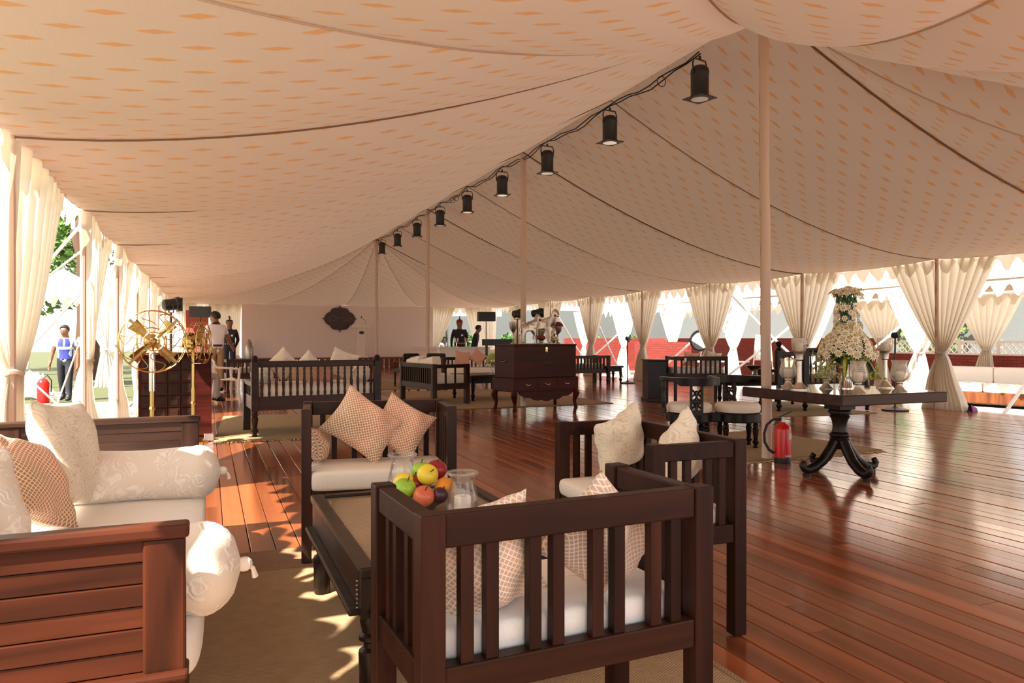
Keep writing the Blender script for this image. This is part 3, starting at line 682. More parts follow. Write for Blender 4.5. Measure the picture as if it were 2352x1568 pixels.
# ------------------------------------------------------------------ rugs
def rug(label, x0, x1, y0, y1, mat, rz=0, th=.007, border=None, fringe=None, z=.001):
    t = thing('rug', label, 'rug', ((x0 + x1) / 2, (y0 + y1) / 2, z), rz, None); hx, hy = (x1 - x0) / 2, (y1 - y0) / 2
    m = MB(); r = random.Random(int(x0 * 50))
    N = 30; 
    def fn(u, v): return (lerp(-hx, hx, u), lerp(-hy, hy, v), th + .002 * math.sin(u * 17) * math.sin(v * 13)), (u, v)
    m.grid(24, 24, fn); m.box(-hx, hx, -hy, hy, 0, th - .003); m.build('mat', mat, t, smooth=60)
    if border:
        for sx in (-1, 1):
            m = MB(); m.box(sx * hx - .02 if sx > 0 else -hx - .004, hx + .004 if sx > 0 else -hx + .02, -hy, hy, 0, th + .003); m.build('binding', border, t, smooth=0)
        for sy in (-1, 1):
            m = MB(); m.box(-hx, hx, hy - .02 if sy > 0 else -hy - .004, hy + .004 if sy > 0 else -hy + .02, 0, th + .003); m.build('binding', border, t, smooth=0)
    for sy in (fringe or ()):
        m = MB()
        for i in range(int(2 * hx / .022)):
            x = -hx + .022 * i + r.random() * .01; L = .05 + r.random() * .03; dx = r.uniform(-.02, .02)
            m.bar((x, sy * hy, th * .5), (x + dx, sy * (hy + L), .003), .008, .004)
        o = m.build('fringe', 'fringe', t, smooth=0); o['kind'] = 'stuff'
    return t
rug('pale brown woven rug with a plain band, under the coffee table group', -1.0, 1.65, .3, 3.84, 'jute', z=.0012, th=.006, border='border')
rug('brown flat-woven rug lying half under the pale one, its far edge showing', -1.0, 1.6, 3.70, 4.2, 'border', th=.0035, z=0)
rug('coarse jute rug with a ragged end under the carved round-seat chair', 4.0, 6.35, 5.52, 7.3, 'jute2', R(2), .012, fringe=(-1,))
rug('jute rug with a fringed near edge under the spindle-backed settee', .12, 2.3, 8.72, 11.6, 'jute2', R(-3), .01, fringe=(-1,))
rug('jute rug under the far group of pale sofas', 3.3, 6.6, 11.4, 15.6, 'jute', R(0), .008, border='border')
rug('jute rug lying in the middle distance left of the slatted loveseat', 2.3, 4.6, 16.4, 19.6, 'jute2', 0, .008)
rug('jute rug under the carved settee and the low table at the right', 7.0, 9.6, 8.5, 10.7, 'jute2', R(-6), .01)

# ------------------------------------------------------------------ square pedestal table at the right
TX, TY, TZ = 4.93, 4.73, .725
t = thing('pedestal_table', 'square polished dark table on a turned pedestal with four scroll feet', 'table', (TX, TY, 0))
m = MB(); m.box(-.56, .56, -.56, .56, TZ - .085, TZ - .002); m.build('tabletop', 'wood', t, smooth=0, bevel=.008)
MT['polish'] = plain('polished_top', (.02, .012, .01), .04, noise=.02)
m = MB(); m.box(-.552, .552, -.552, .552, TZ - .004, TZ); m.build('polished_surface', 'polish', t, smooth=0)
m = MB(); m.box(-.085, .085, -.085, .085, TZ - .17, TZ - .085); m.lathe([(.085, .555), (.095, .54), (.095, .525), (.075, .51), (.085, .495), (.07, .475), (.06, .44), (.056, .40), (.062, .365), (.08, .35), (.085, .335), (.075, .32), (.085, .305), (.07, .29), (.06, .24), (.045, .22)], 20)
m.build('pedestal', 'black', t)
for k in range(4):
    a = R(-8 + 90 * k); pts = [(.04, .30), (.09, .22), (.16, .13), (.24, .075), (.31, .055), (.345, .07), (.36, .095), (.347, .115), (.328, .11)]
    m = MB(); m.tube([(r_ * math.cos(a), r_ * math.sin(a), z_) for r_, z_ in pts], [.042, .042, .042, .042, .04, .032, .028, .024, .016], 10)
    m.tube([(.32 * math.cos(a), .32 * math.sin(a), 0), (.32 * math.cos(a), .32 * math.sin(a), .03)], .03, 10); m.build('scroll_foot', 'black', t, smooth=60)
def goblet(label, x, y, z=TZ, h=.25, r=.07, group='low hurricane goblets on the square table'):
    t = thing('hurricane_goblet', label, 'candle holder', (x, y, z), 0, group)
    m = MB(); m.lathe([(r * .78, 0), (r * .8, .006), (r * .62, .018), (r * .55, .022), (r * .3, .05), (r * .26, .062), (r * .4, .072), (r * .36, .082)], 20); m.build('foot', 'silver', t)
    o = [(.3, .3), (.75, .38), (1, .5), (1, .6), (.85, .76), (.78, .88), (.86, .97), (.9, 1)]
    m = MB(); m.lathe([(r * a, h * b) for a, b in o] + [(r * a - .003, h * b + .002) for a, b in o[::-1]], 22); m.build('shade', 'mercury', t, smooth=70)
    m = MB(); m.lathe([(r * .5, h * .36), (r * .5, h * .66), (.004, h * .665)], 14); m.build('candle', 'wax', t); return t
goblet('squat glass goblet with candle at the left corner of the square table', 4.62, 5.0)
goblet('squat glass goblet with candle just left of the flower vase, partly under blooms', 4.83, 4.78)
goblet('squat glass goblet with candle just right of the flower vase', 4.66, 4.29)
goblet('squat glass goblet with candle at the right end of the square table', 5.09, 4.28)
def tall_stand(label, x, y):
    t = thing('candle_stand', label, 'candle holder', (x, y, TZ), 0, 'tall candle stands on the square table'); h = .43
    m = MB(); m.lathe([(.07, 0), (.07, .01), (.055, .018), (.05, .024), (.03, .05), (.022, .07), (.02, .2), (.022, .24), (.03, .25), (.034, .29), (.04, .305), (.045, .315)], 18); m.build('stem', 'silver', t)
    o = [(.04, .312), (.055, .33), (.062, .36), (.064, .40), (.066, .428)]
    m = MB(); m.lathe(o + [(a - .003, b + .001) for a, b in o[::-1]], 20); m.build('cup', 'mercury', t, smooth=70)
    m = MB(); m.lathe([(.032, .318), (.032, .385), (.004, .39)], 14); m.build('candle', 'wax', t)
tall_stand('tall silver candle stand left of the flower arrangement', 4.52, 4.76)
tall_stand('tall silver candle stand right of the flower arrangement', 5.40, 4.69)
# flower arrangement
fa = thing('flower_arrangement', 'tall white daisy and orchid arrangement in a flared silver vase', 'flowers', (4.99, 4.72, TZ))
m = MB(); m.lathe([(.062, 0), (.062, .008), (.055, .02), (.045, .10), (.044, .15), (.052, .21), (.047, .205), (.03, .05)], 22); m.build('vase', 'chrome', fa, smooth=60)
fm = MB()
for k in range(10):
    a = 2 * PI * k / 10; ca, sa = math.cos(a), math.sin(a); b = a + .3; c_ = a - .3
    fm.add([(.008 * ca, .008 * sa, .004), (.02 * math.cos(c_), .02 * math.sin(c_), .008), (.033 * ca, .033 * sa, .0035 + .003 * (k % 2)), (.02 * math.cos(b), .02 * math.sin(b), .008)], [(0, 1, 2, 3)])
fm.lathe([(.002, -.03), (.003, -.004), (.012, .002)], 5, cap=False)
f0 = fm.build('daisy', 'petal', fa, smooth=0); em = MB(); em.ball((0, 0, .007), (.008, .008, .006), 8, 4); e0 = em.build('flower_heart', 'eye', f0)
fr = random.Random(5); first = True
def put_flower(p, d, s):
    global first
    if first: o = f0; e = e0; first = False
    else:
        o = f0.copy(); COL.objects.link(o); e = e0.copy(); COL.objects.link(e); e.parent = o
    o.parent = fa; o.location = p; o.rotation_euler = Vector(d).to_track_quat('Z', 'Y').to_euler(); o.scale = (s,) * 3
for i in range(135):  # dome
    u = (i + .5) / 135; ph = i * 2.39996; el = math.asin(.02 + .96 * u); r_ = lerp(.245, .13, u) * fr.uniform(.88, 1.08)
    d = Vector((math.cos(el) * math.cos(ph), math.cos(el) * math.sin(ph), math.sin(el)))
    put_flower((d.x * r_, d.y * r_, .25 + d.z * .29 + .02), d, fr.uniform(1.1, 1.5))
for i in range(62):   # top bunch
    ph = i * 2.39996; r_ = .12 * math.sqrt((i + .5) / 62); put_flower((r_ * math.cos(ph), r_ * math.sin(ph), fr.uniform(.785, .835) + .03 * (1 - r_ / .12)), (math.cos(ph) * r_ * 6, math.sin(ph) * r_ * 6, 1), fr.uniform(1.0, 1.35))
for i in range(46):   # neck orchids
    ph = i * 2.39996; z = .5 + .21 * fr.random(); r_ = .05 + .07 * fr.random(); put_flower((r_ * math.cos(ph), r_ * math.sin(ph), z), (math.cos(ph), math.sin(ph), .2), fr.uniform(.9, 1.4))
m = MB()
for i in range(60):
    ph = i * 2.39996; r_ = .11 * math.sqrt((i + .5) / 60); m.tube([(r_ * .2 * math.cos(ph), r_ * .2 * math.sin(ph), .4), (r_ * .5 * math.cos(ph), r_ * .5 * math.sin(ph), .65), (r_ * math.cos(ph), r_ * math.sin(ph), .80)], .003, 4)
    if i % 2: m.ball((r_ * .8 * math.cos(ph), r_ * .8 * math.sin(ph), .74 + .04 * fr.random()), (.012, .012, .02), 5, 4)
o = m.build('stems', 'leaf', fa); o['kind'] = 'stuff'
m = MB(); m.ball((0, 0, .37), (.15, .15, .17), 14, 9); m.build('foliage_core', 'leaf', fa)
m = MB()
for i in range(150):  # drooping sprays
    ph = i * 2.39996; z = fr.uniform(.08, .3); r_ = lerp(.31, .2, z / .3) * fr.uniform(.75, 1.08); m.T = Matrix.Translation((r_ * math.cos(ph), r_ * math.sin(ph), z)) @ Euler((fr.random() * 3, fr.random() * 3, ph)).to_matrix().to_4x4()
    m.add([(0, -.03, 0), (.011, 0, .004), (0, .03, 0), (-.011, 0, .004)], [(0, 1, 2, 3)]); m.ball((0, 0, 0), (.009, .009, .012), 5, 3)
o = m.build('bud_spray', 'bud', fa, smooth=0); o['kind'] = 'stuff'
for a, L, tw in ((-115, .27, .1), (-88, .30, -.1), (-60, .24, .2), (-140, .25, 0), (-25, .28, 0), (40, .26, 0), (120, .27, .1), (180, .27, 0)):
    for mat, wd in (('leaf', .03), ('leafy', .013)):
        def fn(u, v):
            q = v; w = wd * math.sin(PI * min(.98, q * .9 + .1)) ** .7 * (2 * u - 1); r_ = .06 + .17 * math.sin(q * 1.5); z = .26 - .42 * L / .27 * q * q * .6 + .05 * q
            an = R(a); return (r_ * math.cos(an) - w * math.sin(an), r_ * math.sin(an) + w * math.cos(an), z + (.0015 if mat == 'leafy' else 0) + abs(2 * u - 1) * .004), (u, v)
        m = MB(); m.grid(2, 10, fn); m.build('ribbon_leaf', mat, fa, smooth=80)

# ------------------------------------------------------------------ fire extinguisher
t = thing('fire_extinguisher', 'red fire extinguisher on the floor beside the wrapped tent pole', 'extinguisher', (4.93, 5.40, .0), R(-20))
m = MB(); m.lathe([(.074, 0), (.076, .01), (.076, .05)], 24); m.build('base_ring', 'blackp', t)
m = MB(); m.lathe([(.076, .05), (.076, .30), (.07, .33), (.05, .352), (.028, .362), (.024, .375)], 24); m.build('cylinder', 'redp', t, smooth=50)
m = MB(); m.lathe([(.02, .372), (.02, .4)], 12); m.bar((0, 0, .4), (.0, 0, .42), .035, .03); m.build('valve', 'pewter', t)
m = MB(); m.bar((-.03, 0, .412), (.10, -.01, .395), .02, .008); m.build('carry_handle', 'blackm', t, smooth=0)
m = MB(); m.bar((-.03, 0, .422), (.08, -.01, .475), .02, .008); m.build('lever', 'blackm', t, smooth=0)
m = MB(); m.tube([(-.02, 0, .40), (-.09, 0, .40), (-.15, 0, .35), (-.175, 0, .27), (-.17, 0, .19), (-.13, 0, .12), (-.085, 0, .09)], [.012] * 5 + [.012, .016], 10); m.build('hose', 'rubber', t)
def sticker(x0, x1, z0, z1, name, mat):
    m = MB(); m.grid(8, 1, lambda u, v: ((.0768 * math.cos(lerp(x0, x1, u)), .0768 * math.sin(lerp(x0, x1, u)), lerp(z0, z1, v)), (u, v))); m.build(name, mat, t, smooth=80)
sticker(R(-70), R(-20), .22, .28, 'label', 'labelm'); sticker(R(-95), R(-35), .065, .075, 'label', 'labelm')

# ------------------------------------------------------------------ carved conversation chair with two round seats
def s_chair(label, loc, rz, group=None):
    t = thing('conversation_chair', label, 'chair', loc, rz, group); q = .255; c = [(q, 0), (-q, 0)]
    for s, (cx, cy) in zip((1, -1), c):
        m = MB(); m.lathe([(.235, .27), (.245, .28), (.245, .355), (.235, .365)], 28, (cx, cy, 0)); m.build('seat_frame', 'black', t)
        m = MB(); m.lathe([(.19, .365), (.228, .372), (.235, .40), (.232, .44), (.21, .462), (.1, .47), (.01, .472)], 28, (cx, cy, 0)); m.build('round_cushion', 'cream', t, smooth=60)
        for a in (35, 145, 215, 325) if s > 0 else (35, 145, 215, 325):
            m = MB(); m.lathe(turned(.033, .28), 12, (cx + .19 * math.cos(R(a)), cy + .19 * math.sin(R(a)), 0)); m.build('leg', 'black', t)
    # S-shaped crest rail: behind (-y) the left seat, in front (+y) of the right one
    pts = [(-q + .30 * math.cos(R(a)), .30 * math.sin(R(a))) for a in range(180, 331, 15)] + [(0, 0)] + [(q + .30 * math.cos(R(a)), .30 * math.sin(R(a))) for a in range(150, -1, -15)]
    m = MB(); vs = []; N = len(pts)
    for i, (x, y) in enumerate(pts):
        a, b = pts[max(0, i - 1)], pts[min(N - 1, i + 1)]; d = Vector((b[0] - a[0], b[1] - a[1], 0)).normalized(); n_ = Vector((-d.y, d.x, 0)) * .022
        f = i / (N - 1); h0 = .655 if .15 < f < .85 else .70
        for sg, z in ((-1, h0), (1, h0), (1, .74), (-1, .74)): vs.append((x + n_.x * sg, y + n_.y * sg, z))
    m.add(vs, [(i * 4 + k, i * 4 + (k + 1) % 4, i * 4 + 4 + (k + 1) % 4, i * 4 + 4 + k) for i in range(N - 1) for k in range(4)] + [(3, 2, 1, 0), (N * 4 - 4, N * 4 - 3, N * 4 - 2, N * 4 - 1)]); m.build('crest_rail', 'black', t, smooth=50, bevel=.006)
    for (x, y) in (pts[1], pts[-2]):
        m = MB(); m.lathe([(.03, .36), (.03, .42), (.02, .44), (.028, .5), (.02, .56), (.024, .62), (.03, .66), (.02, .70)], 10, (x, y, 0)); m.build('turned_post', 'black', t)
    for (x, y, a) in ((pts[6][0], pts[6][1], 0), (pts[-7][0], pts[-7][1], 0)):
        for u in (-1, 1):
            m = MB(); m.box(x + u * .055 - .012, x + u * .055 + .012, y - .012, y + .012, .36, .67); m.build('splat_stile', 'black', t, smooth=0)
        m = MB()
        for z0 in (.44, .56):
            for u in (-1, 1):
                m.tube([(x + u * .05, y, z0 + .06), (x + u * .015, y, z0 + .03), (x, y, z0 - .02), (x + u * .02, y, z0 - .045), (x + u * .05, y, z0 - .05)], .012, 6)
                m.tube([(x, y, z0 + .05), (x + u * .03, y, z0 + .0), (x + u * .05, y, z0 - .01)], .010, 6)
        m.box(x - .055, x + .055, y - .01, y + .01, .485, .52); m.box(x - .06, x + .06, y - .014, y + .014, .36, .41); m.build('pierced_splat', 'black', t)
    m = MB(); m.box(-.09, .09, -.12, .12, .27, .37); m.build('centre_block', 'black', t, smooth=0, bevel=.01); return t
s_chair('black carved conversation chair with two round cream seats, near the extinguisher', (4.93, 6.42, .01), R(-22))

# ------------------------------------------------------------------ panelled cabinet
t = thing('cabinet', 'dark panelled chest cabinet behind the two brass fans', 'cabinet', (-.345, 9.37, 0))
m = MB(); m.box(-.375, .375, -.235, .235, 0.03, .96); m.build('body', 'mahog', t, smooth=0, bevel=.004)
m = MB(); m.box(-.39, .39, -.25, .25, .955, .985); m.build('top', 'mahog', t, smooth=0, bevel=.006)
for i in range(4):
    for j in range(6):
        m = MB(); x = -.34 + i * .135; z = .1 + j * .14; m.box(x, x + .12, -.247, -.235, z, z + .125); m.box(x + .02, x + .1, -.253, -.247, z + .02, z + .105); m.build('raised_panel', 'wood', t, smooth=0, bevel=.003)
m = MB(); m.box(.215, .37, -.243, -.235, .05, .95); m.build('stile', 'mahog', t, smooth=0)

# ------------------------------------------------------------------ brass pedestal fans
def fan(name, label, loc, face, hub, R0, mat, group=None, body=True, blades=4, base=.17, wires=10, roll=0, z0=0):
    """face = heading the fan blows towards"""
    t = thing(name, label, 'fan', loc, face, group)
    m = MB(); m.lathe([(base, 0), (base, .014), (base * .75, .03), (base * .3, .05), (.024, .07)], 22); m.build('base', mat, t)
    m = MB(); m.tube([(0, 0, .06), (0, 0, hub * .55)], .021, 14); m.lathe([(.026, hub * .38), (.032, hub * .39), (.026, hub * .41)], 14); m.build('lower_pole', mat, t)
    m = MB(); m.tube([(0, 0, hub * .55), (0, 0, hub - .09)], .03 if body else .016, 14); m.build('sleeve', 'chrome' if body else mat, t)
    m = MB(); m.lathe([(.02, -.11), (.055, -.1), (.075, -.07), (.075, 0), (.06, .02), (.03, .03)], 18, (0, 0, hub), Matrix.Rotation(R(-90), 4, 'X')); m.tube([(0, 0, hub - .11), (0, -.02, hub - .06)], .02, 8); m.build('motor', mat, t)
    bl = []
    for k in range(blades):
        a = 2 * PI * k / blades + R(roll); ca, sa = math.cos(a), math.sin(a)
        def fn(u, v):
            r_ = lerp(.04, R0 * .82, v); w = R0 * lerp(.12, .44, v ** .7) * (u - .35); tw = .55
            return (r_ * ca - w * sa * math.cos(tw), .06 + w * math.sin(tw), hub + r_ * sa + w * ca * math.cos(tw)), (u, v)
        m = MB(); m.grid(6, 8, fn); m.build('blade', mat, t, smooth=80)
    for k in range(4):
        a = R(45 + 90 * k + roll * 0); m = MB(); m.bar((.05 * math.cos(a), .135, hub + .05 * math.sin(a)), (R0 * .98 * math.cos(a), .125, hub + R0 * .98 * math.sin(a)), R0 * .085, .008, (0, 1, 0)); m.build('cage_strut', 'brassd', t, smooth=0)
    m = MB(); m.lathe([(.035, .04), (.035, .09), (.02, .1)], 14, (0, 0, hub), Matrix.Rotation(R(-90), 4, 'X')); m.build('hub', 'brassd' if mat == 'brass' else mat, t)
    m = MB()
    for y, rr in ((.02, 1), (.12, 1), (.155, .3), (-.03, .45)):
        m.tube([(R0 * rr * math.cos(2 * PI * k / 36), y, hub + R0 * rr * math.sin(2 * PI * k / 36)) for k in range(37)], .0055, 5, cap=False)
    for k in range(wires):
        a = 2 * PI * k / wires + .2
        pts = []
        for q in range(11):
            f = q / 10; r_ = lerp(.3, 1, f) * R0; an = a + .32 * math.sin(f * 2 * PI) ; pts.append((r_ * math.cos(an), lerp(.155, .12, f), hub + r_ * math.sin(an)))
        m.tube(pts, .0048, 5)
        m.tube([(.45 * R0 * math.cos(a), -.03, hub + .45 * R0 * math.sin(a)), (R0 * math.cos(a), .02, hub + R0 * math.sin(a))], .0034, 5); m.tube([(R0 * math.cos(a), .02, hub + R0 * math.sin(a)), (R0 * math.cos(a), .12, hub + R0 * math.sin(a))], .0034, 5)
    m.build('wire_cage', mat, t); return t
fan('pedestal_fan', 'large old brass pedestal fan with a wavy wire cage, beside the cabinet', (-.53, 8.33, 0), R(190), 1.12, .31, 'brass', 'old brass fans', roll=40)
fan('pedestal_fan', 'smaller brass pedestal fan turned sideways in front of the cabinet', (-.16, 8.95, 0), R(250), 1.10, .23, 'brass', 'old brass fans', body=False, wires=8, roll=20)
m = MB(); m.box(-.05, .05, -.04, .04, 0, .09); o = m.build('cable_box', 'chrome', smooth=0, bevel=.008); o.location = (.0, 8.98, 0.001); tag(o, 'small chrome box at the foot of the smaller brass fan', 'box')

# ------------------------------------------------------------------ spindle-backed settee and its cushions
def spindle_settee(label, loc, rz, w, d, h, n, group=None, rail=(.30, .46), finial=True):
    t = thing('spindle_settee', label, 'bench', loc, rz, group); hw, hd = w / 2, d / 2
    for sx in (-1, 1):
        m = MB(); x, y = sx * (hw - .04), -hd + .04; m.lathe(turned(.04, rail[0]), 14, (x, y, 0)); m.box(x - .04, x + .04, y - .04, y + .04, rail[0], h - .02)
        m.lathe([(.036, h - .02), (.042, h), (.03, h + .012), (.035, h + .03), (.028, h + .045), (.008, h + .055)], 14, (x, y, 0)); m.build('back_post', 'wood', t)
        m = MB(); y = hd - .045; m.box(x - .042, x + .042, y - .042, y + .042, 0, .60); m.build('front_post', 'wood', t, smooth=0, bevel=.004)
        m = MB(); m.box(x - .03, x + .03, -hd + .08, hd - .08, .575, .63); m.build('arm_rail', 'wood', t, smooth=0, bevel=.006)
        m = MB(); m.box(x - .02, x + .02, -hd + .08, hd - .08, *rail); m.build('side_apron', 'wood', t, smooth=0, bevel=.004)
        for k in range(4):
            m = MB(); m.lathe([(.012, rail[1]), (.016, rail[1] + .03), (.011, .52), (.016, .56), (.012, .58)], 8, (x, lerp(-hd + .1, hd - .1, (k + .5) / 4), 0)); m.build('arm_spindle', 'wood', t)
    m = MB(); m.box(-hw + .08, hw - .08, -hd + .015, -hd + .06, h - .085, h - .01); m.build('top_rail', 'wood', t, smooth=0, bevel=.008)
    m = MB(); m.box(-hw + .08, hw - .08, -hd + .02, -hd + .055, *rail); m.build('back_apron', 'wood', t, smooth=0, bevel=.004)
    m = MB(); m.box(-hw + .08, hw - .08, hd - .06, hd - .02, *rail); m.build('front_apron', 'wood', t, smooth=0, bevel=.004)
    L = h - .085 - rail[1]
    for k in range(n):
        x = lerp(-hw + .08, hw - .08, (k + .5) / n); m = MB()
        m.lathe([(a, rail[1] + L * b) for a, b in ((.011, 0), (.017, .1), (.012, .2), (.015, .3), (.019, .42), (.018, .55), (.012, .7), (.016, .78), (.011, .84), (.015, .92), (.011, 1))], 8, (x, -hd + .038, 0)); m.build('spindle', 'woodz', t)
    m = MB(); seat_pad(m, -hw + .05, hw - .05, -hd + .06, hd - .04, rail[1] - .02, rail[1] + .13); m.build('mattress', 'cream', t, smooth=60); return t
spindle_settee('long spindle-backed settee seen from behind, left of centre, with cream cushions', (1.19, 9.50, .012), R(4), 1.53, .86, .885, 17)
G2 = 'pillows on the spindle-backed settee'
pillow('cream pillow with its tip above the settee back, third of the way along', 'squig', (.84, 9.42, .60), .33, .14, 45, 12, 4, 31, G2)
pillow('small cream pillow with a knotted tip behind the middle of the settee back', 'damask', (1.17, 9.62, .60), .30, .12, 42, 10, 4, 32, G2)
pillow('cream pillow leaning right, its tip over the right half of the settee back', 'squig', (1.56, 9.46, .60), .36, .14, 20, 12, 6, 33, G2)
pillow('salmon pillow behind the middle spindles of the long settee', 'pink', (1.30, 9.38, .60), .24, .1, 4, 14, 4, 34, G2)
pillow('tan checked pillow low behind the left-middle spindles of the long settee', 'check', (1.04, 9.36, .60), .24, .1, 10, 12, 2, 35, G2)
bolster('white bolster at the left end of the spindle-backed settee', (.60, 9.52, .70), .62, .10, R(94), group='bolsters on the spindle settee')
bolster('white bolster at the right end of the spindle-backed settee', (1.80, 9.62, .70), .62, .10, R(94), group='bolsters on the spindle settee')

# ------------------------------------------------------------------ mid-distance seats and tables
SG = 'dark slatted seats in the middle distance'
slat_seat('slatted_loveseat', 'dark slatted loveseat side-on to the camera with plump tan cushions', (3.78, 12.97, .009), R(-90 + 9), 1.45, .72, .70, (.26, .36), .13, False, 13, 2, SG, 'cream', post=.085)
m = MB(); seat_pad(m, -.28, .28, -.09, .09, 0, .30); o = m.build('back_cushion', 'cream', smooth=60); o.location = (3.66, 12.75, .50); o.rotation_euler = (0, R(-8), R(-81)); tag(o, 'plump tan back cushion in the near half of the slatted loveseat', 'cushion', 'back cushions of the slatted loveseat')
o = dup(o, (3.57, 13.33, .50), R(-81), 'plump tan back cushion in the far half of the slatted loveseat')
o.rotation_euler = (0, R(-8), R(-81))
slat_seat('slatted_loveseat', 'dark loveseat facing the camera with two salmon pillows, beyond the flower pot', (5.55, 16.15, .0), R(180 - 6), 1.35, .7, .72, (.26, .36), .12, False, 12, 3, SG, 'cream', post=.07)
pillow('left salmon pillow on the loveseat by the low parapet', 'pink', (5.38, 16.12, .49), .36, .14, 8, -14, -4, 41, 'salmon pillows')
pillow('right salmon pillow on the loveseat by the low parapet', 'pink', (5.75, 16.10, .49), .33, .14, 38, -14, -4, 42, 'salmon pillows')
slat_seat('slatted_bench', 'dark slatted bench at the far left, behind the white plastic chair', (.95, 17.3, 0), R(4), 1.25, .7, .70, (.28, .40), .11, False, 12, 2, SG, 'damask', post=.07)
slat_seat('slatted_bench', 'dark slatted bench right of the mahogany chest, near the floor fan', (8.75, 16.9, 0), R(3), 1.5, .75, .72, (.27, .38), .12, False, 13, 2, SG, 'white', post=.08)
slat_seat('slatted_bench', 'dark slatted bench seen from behind, between the floor fan and carved chair', (8.25, 11.25, .0), R(-18), .98, .6, .83, (.42, .52), .1, False, 9, 0, SG, 'white', post=.05)
m = MB(); m.box(-.17, .17, -.22, .22, .06, .74); m.box(-.19, .19, -.24, .24, .74, .77); m.box(-.19, .19, -.24, .24, 0, .07); o = m.build('side_cabinet', 'black', smooth=0, bevel=.008); o.location = (7.60, 11.62, 0); o.rotation_euler = (0, 0, R(-18)); tag(o, 'small solid black cabinet touching the left end of the slatted bench', 'cabinet')
m = MB(); m.box(-.02, .02, -.003, .003, 0, .07); o = m.build('paper_tag', 'wpaint', smooth=0); o.location = (7.83, 10.985, .73); o.rotation_euler = (0, 0, R(-18)); tag(o, 'white paper tag hanging on the slatted bench corner', 'tag')
pillow('pale pillow showing between the slats of the bench behind the carved chair', 'check', (8.1, 11.2, .62), .28, .12, 5, 14, -18, 45, 'pillows on the slatted bench')
pillow('cream pillow at the right end of the bench behind the carved chair', 'squig', (8.5, 11.08, .62), .28, .12, 9, 14, -18, 46, 'pillows on the slatted bench')
def low_table(label, loc, rz, w, d, h, mat='black', leg_r=.04):
    t = thing('low_table', label, 'table', loc, rz); m = MB(); m.box(-w / 2, w / 2, -d / 2, d / 2, h - .05, h); m.build('tabletop', mat, t, smooth=0, bevel=.008)
    for s in (-1, 1):
        m = MB(); m.box(-w / 2 + .06, w / 2 - .06, s * (d / 2 - .05) - .012, s * (d / 2 - .05) + .012, h - .15, h - .05); m.build('apron', mat, t, smooth=0)
        m = MB(); m.box(s * (w / 2 - .05) - .012, s * (w / 2 - .05) + .012, -d / 2 + .06, d / 2 - .06, h - .15, h - .05); m.build('apron', mat, t, smooth=0)
        for q in (-1, 1):
            m = MB(); m.lathe(turned(leg_r, h - .05), 12, (s * (w / 2 - .06), q * (d / 2 - .06), 0)); m.build('leg', mat, t)
    return t
low_table('dark low table by the slatted loveseat, a flower glass standing on it', (4.85, 13.2, .009), R(6), 1.0, .95, .47)
low_table('small dark side table beside the slim black floor fan', (9.62, 16.75, 0), R(0), .5, .5, .45)
low_table('black low table with a silver bowl on it, behind the wrapped pole', (8.85, 10.35, .011), R(-8), 1.25, .6, .48)
t = thing('footed_bowl', 'footed pewter bowl on the black low table', 'bowl', (8.88, 10.4, .491))
m = MB(); m.lathe([(.09, 0), (.07, .012), (.022, .05), (.03, .075), (.08, .09), (.15, .15), (.17, .185), (.16, .18), (.07, .1)], 22); m.build('dish', 'pewter', t, smooth=60)
t = thing('flower_glass', 'clear glass of pale yellow flowers on the far low table', 'flowers', (4.95, 13.05, .479))
m = MB(); m.lathe([(.05, 0), (.045, .02), (.04, .1), (.055, .16), (.052, .155), (.037, .1), (.04, .02)], 16); m.build('glass', 'glass', t)
m = MB()
for i in range(60):
    ph = i * 2.4; e = (i + .5) / 60; m.ball((.11 * math.sqrt(1 - e * e) * math.cos(ph), .11 * math.sqrt(1 - e * e) * math.sin(ph), .2 + .17 * e), .026, 5, 4)
o = m.build('blooms', 'bud', t); o['kind'] = 'stuff'
m = MB(); 
for i in range(20):
    ph = i * 2.4; m.ball((.12 * math.cos(ph), .12 * math.sin(ph), .21 + .06 * math.sin(i)), .024, 5, 4)
o = m.build('white_blooms', 'petal', t); o['kind'] = 'stuff'
t = thing('hurricane_jar', 'large clear hurricane glass standing behind the pale yellow flowers', 'candle jar', (5.1, 13.3, .479))
m = MB(); m.lathe([(.07, 0), (.03, .02), (.02, .15), (.06, .2), (.09, .27), (.085, .36), (.1, .41), (.097, .41), (.082, .36), (.086, .27), (.05, .2)], 18); m.build('glass', 'glass', t, smooth=60)
def splat_chair(label, loc, rz):
    t = thing('splat_chair', label, 'chair', loc, rz, 'carved chairs in the far middle')
    for sx in (-1, 1):
        m = MB(); m.lathe(turned(.028, .42), 10, (sx * .2, .19, 0)); m.build('leg', 'black', t)
        m = MB(); m.box(sx * .2 - .022, sx * .2 + .022, -.21, -.17, 0, .78); m.build('back_post', 'black', t, smooth=0)
        m = MB(); m.bar((sx * .22, -.19, .62), (sx * .24, .2, .60), .035, .025); m.build('arm', 'black', t, smooth=0)
        m = MB(); m.lathe([(.018, .42), (.024, .5), (.018, .6)], 8, (sx * .23, .17, 0)); m.build('arm_post', 'black', t)
    m = MB(); m.box(-.24, .24, -.22, .22, .36, .44); m.build('seat', 'black', t, smooth=0, bevel=.008)
    m = MB(); m.box(-.2, .2, -.2, -.175, .66, .80); m.build('crest_rail', 'black', t, smooth=0, bevel=.01)
    m = MB()
    for u in (-1, 1): m.tube([(u * .09, -.19, .45), (u * .02, -.19, .55), (u * .09, -.19, .65)], .016, 6); m.tube([(u * .03, -.19, .45), (u * .07, -.19, .55), (u * .03, -.19, .65)], .014, 6)
    m.build('pierced_splat', 'black', t); return t
splat_chair('carved splat-back chair left of the slim tent pole, beyond the loveseat', (4.35, 17.2, .0), R(20))
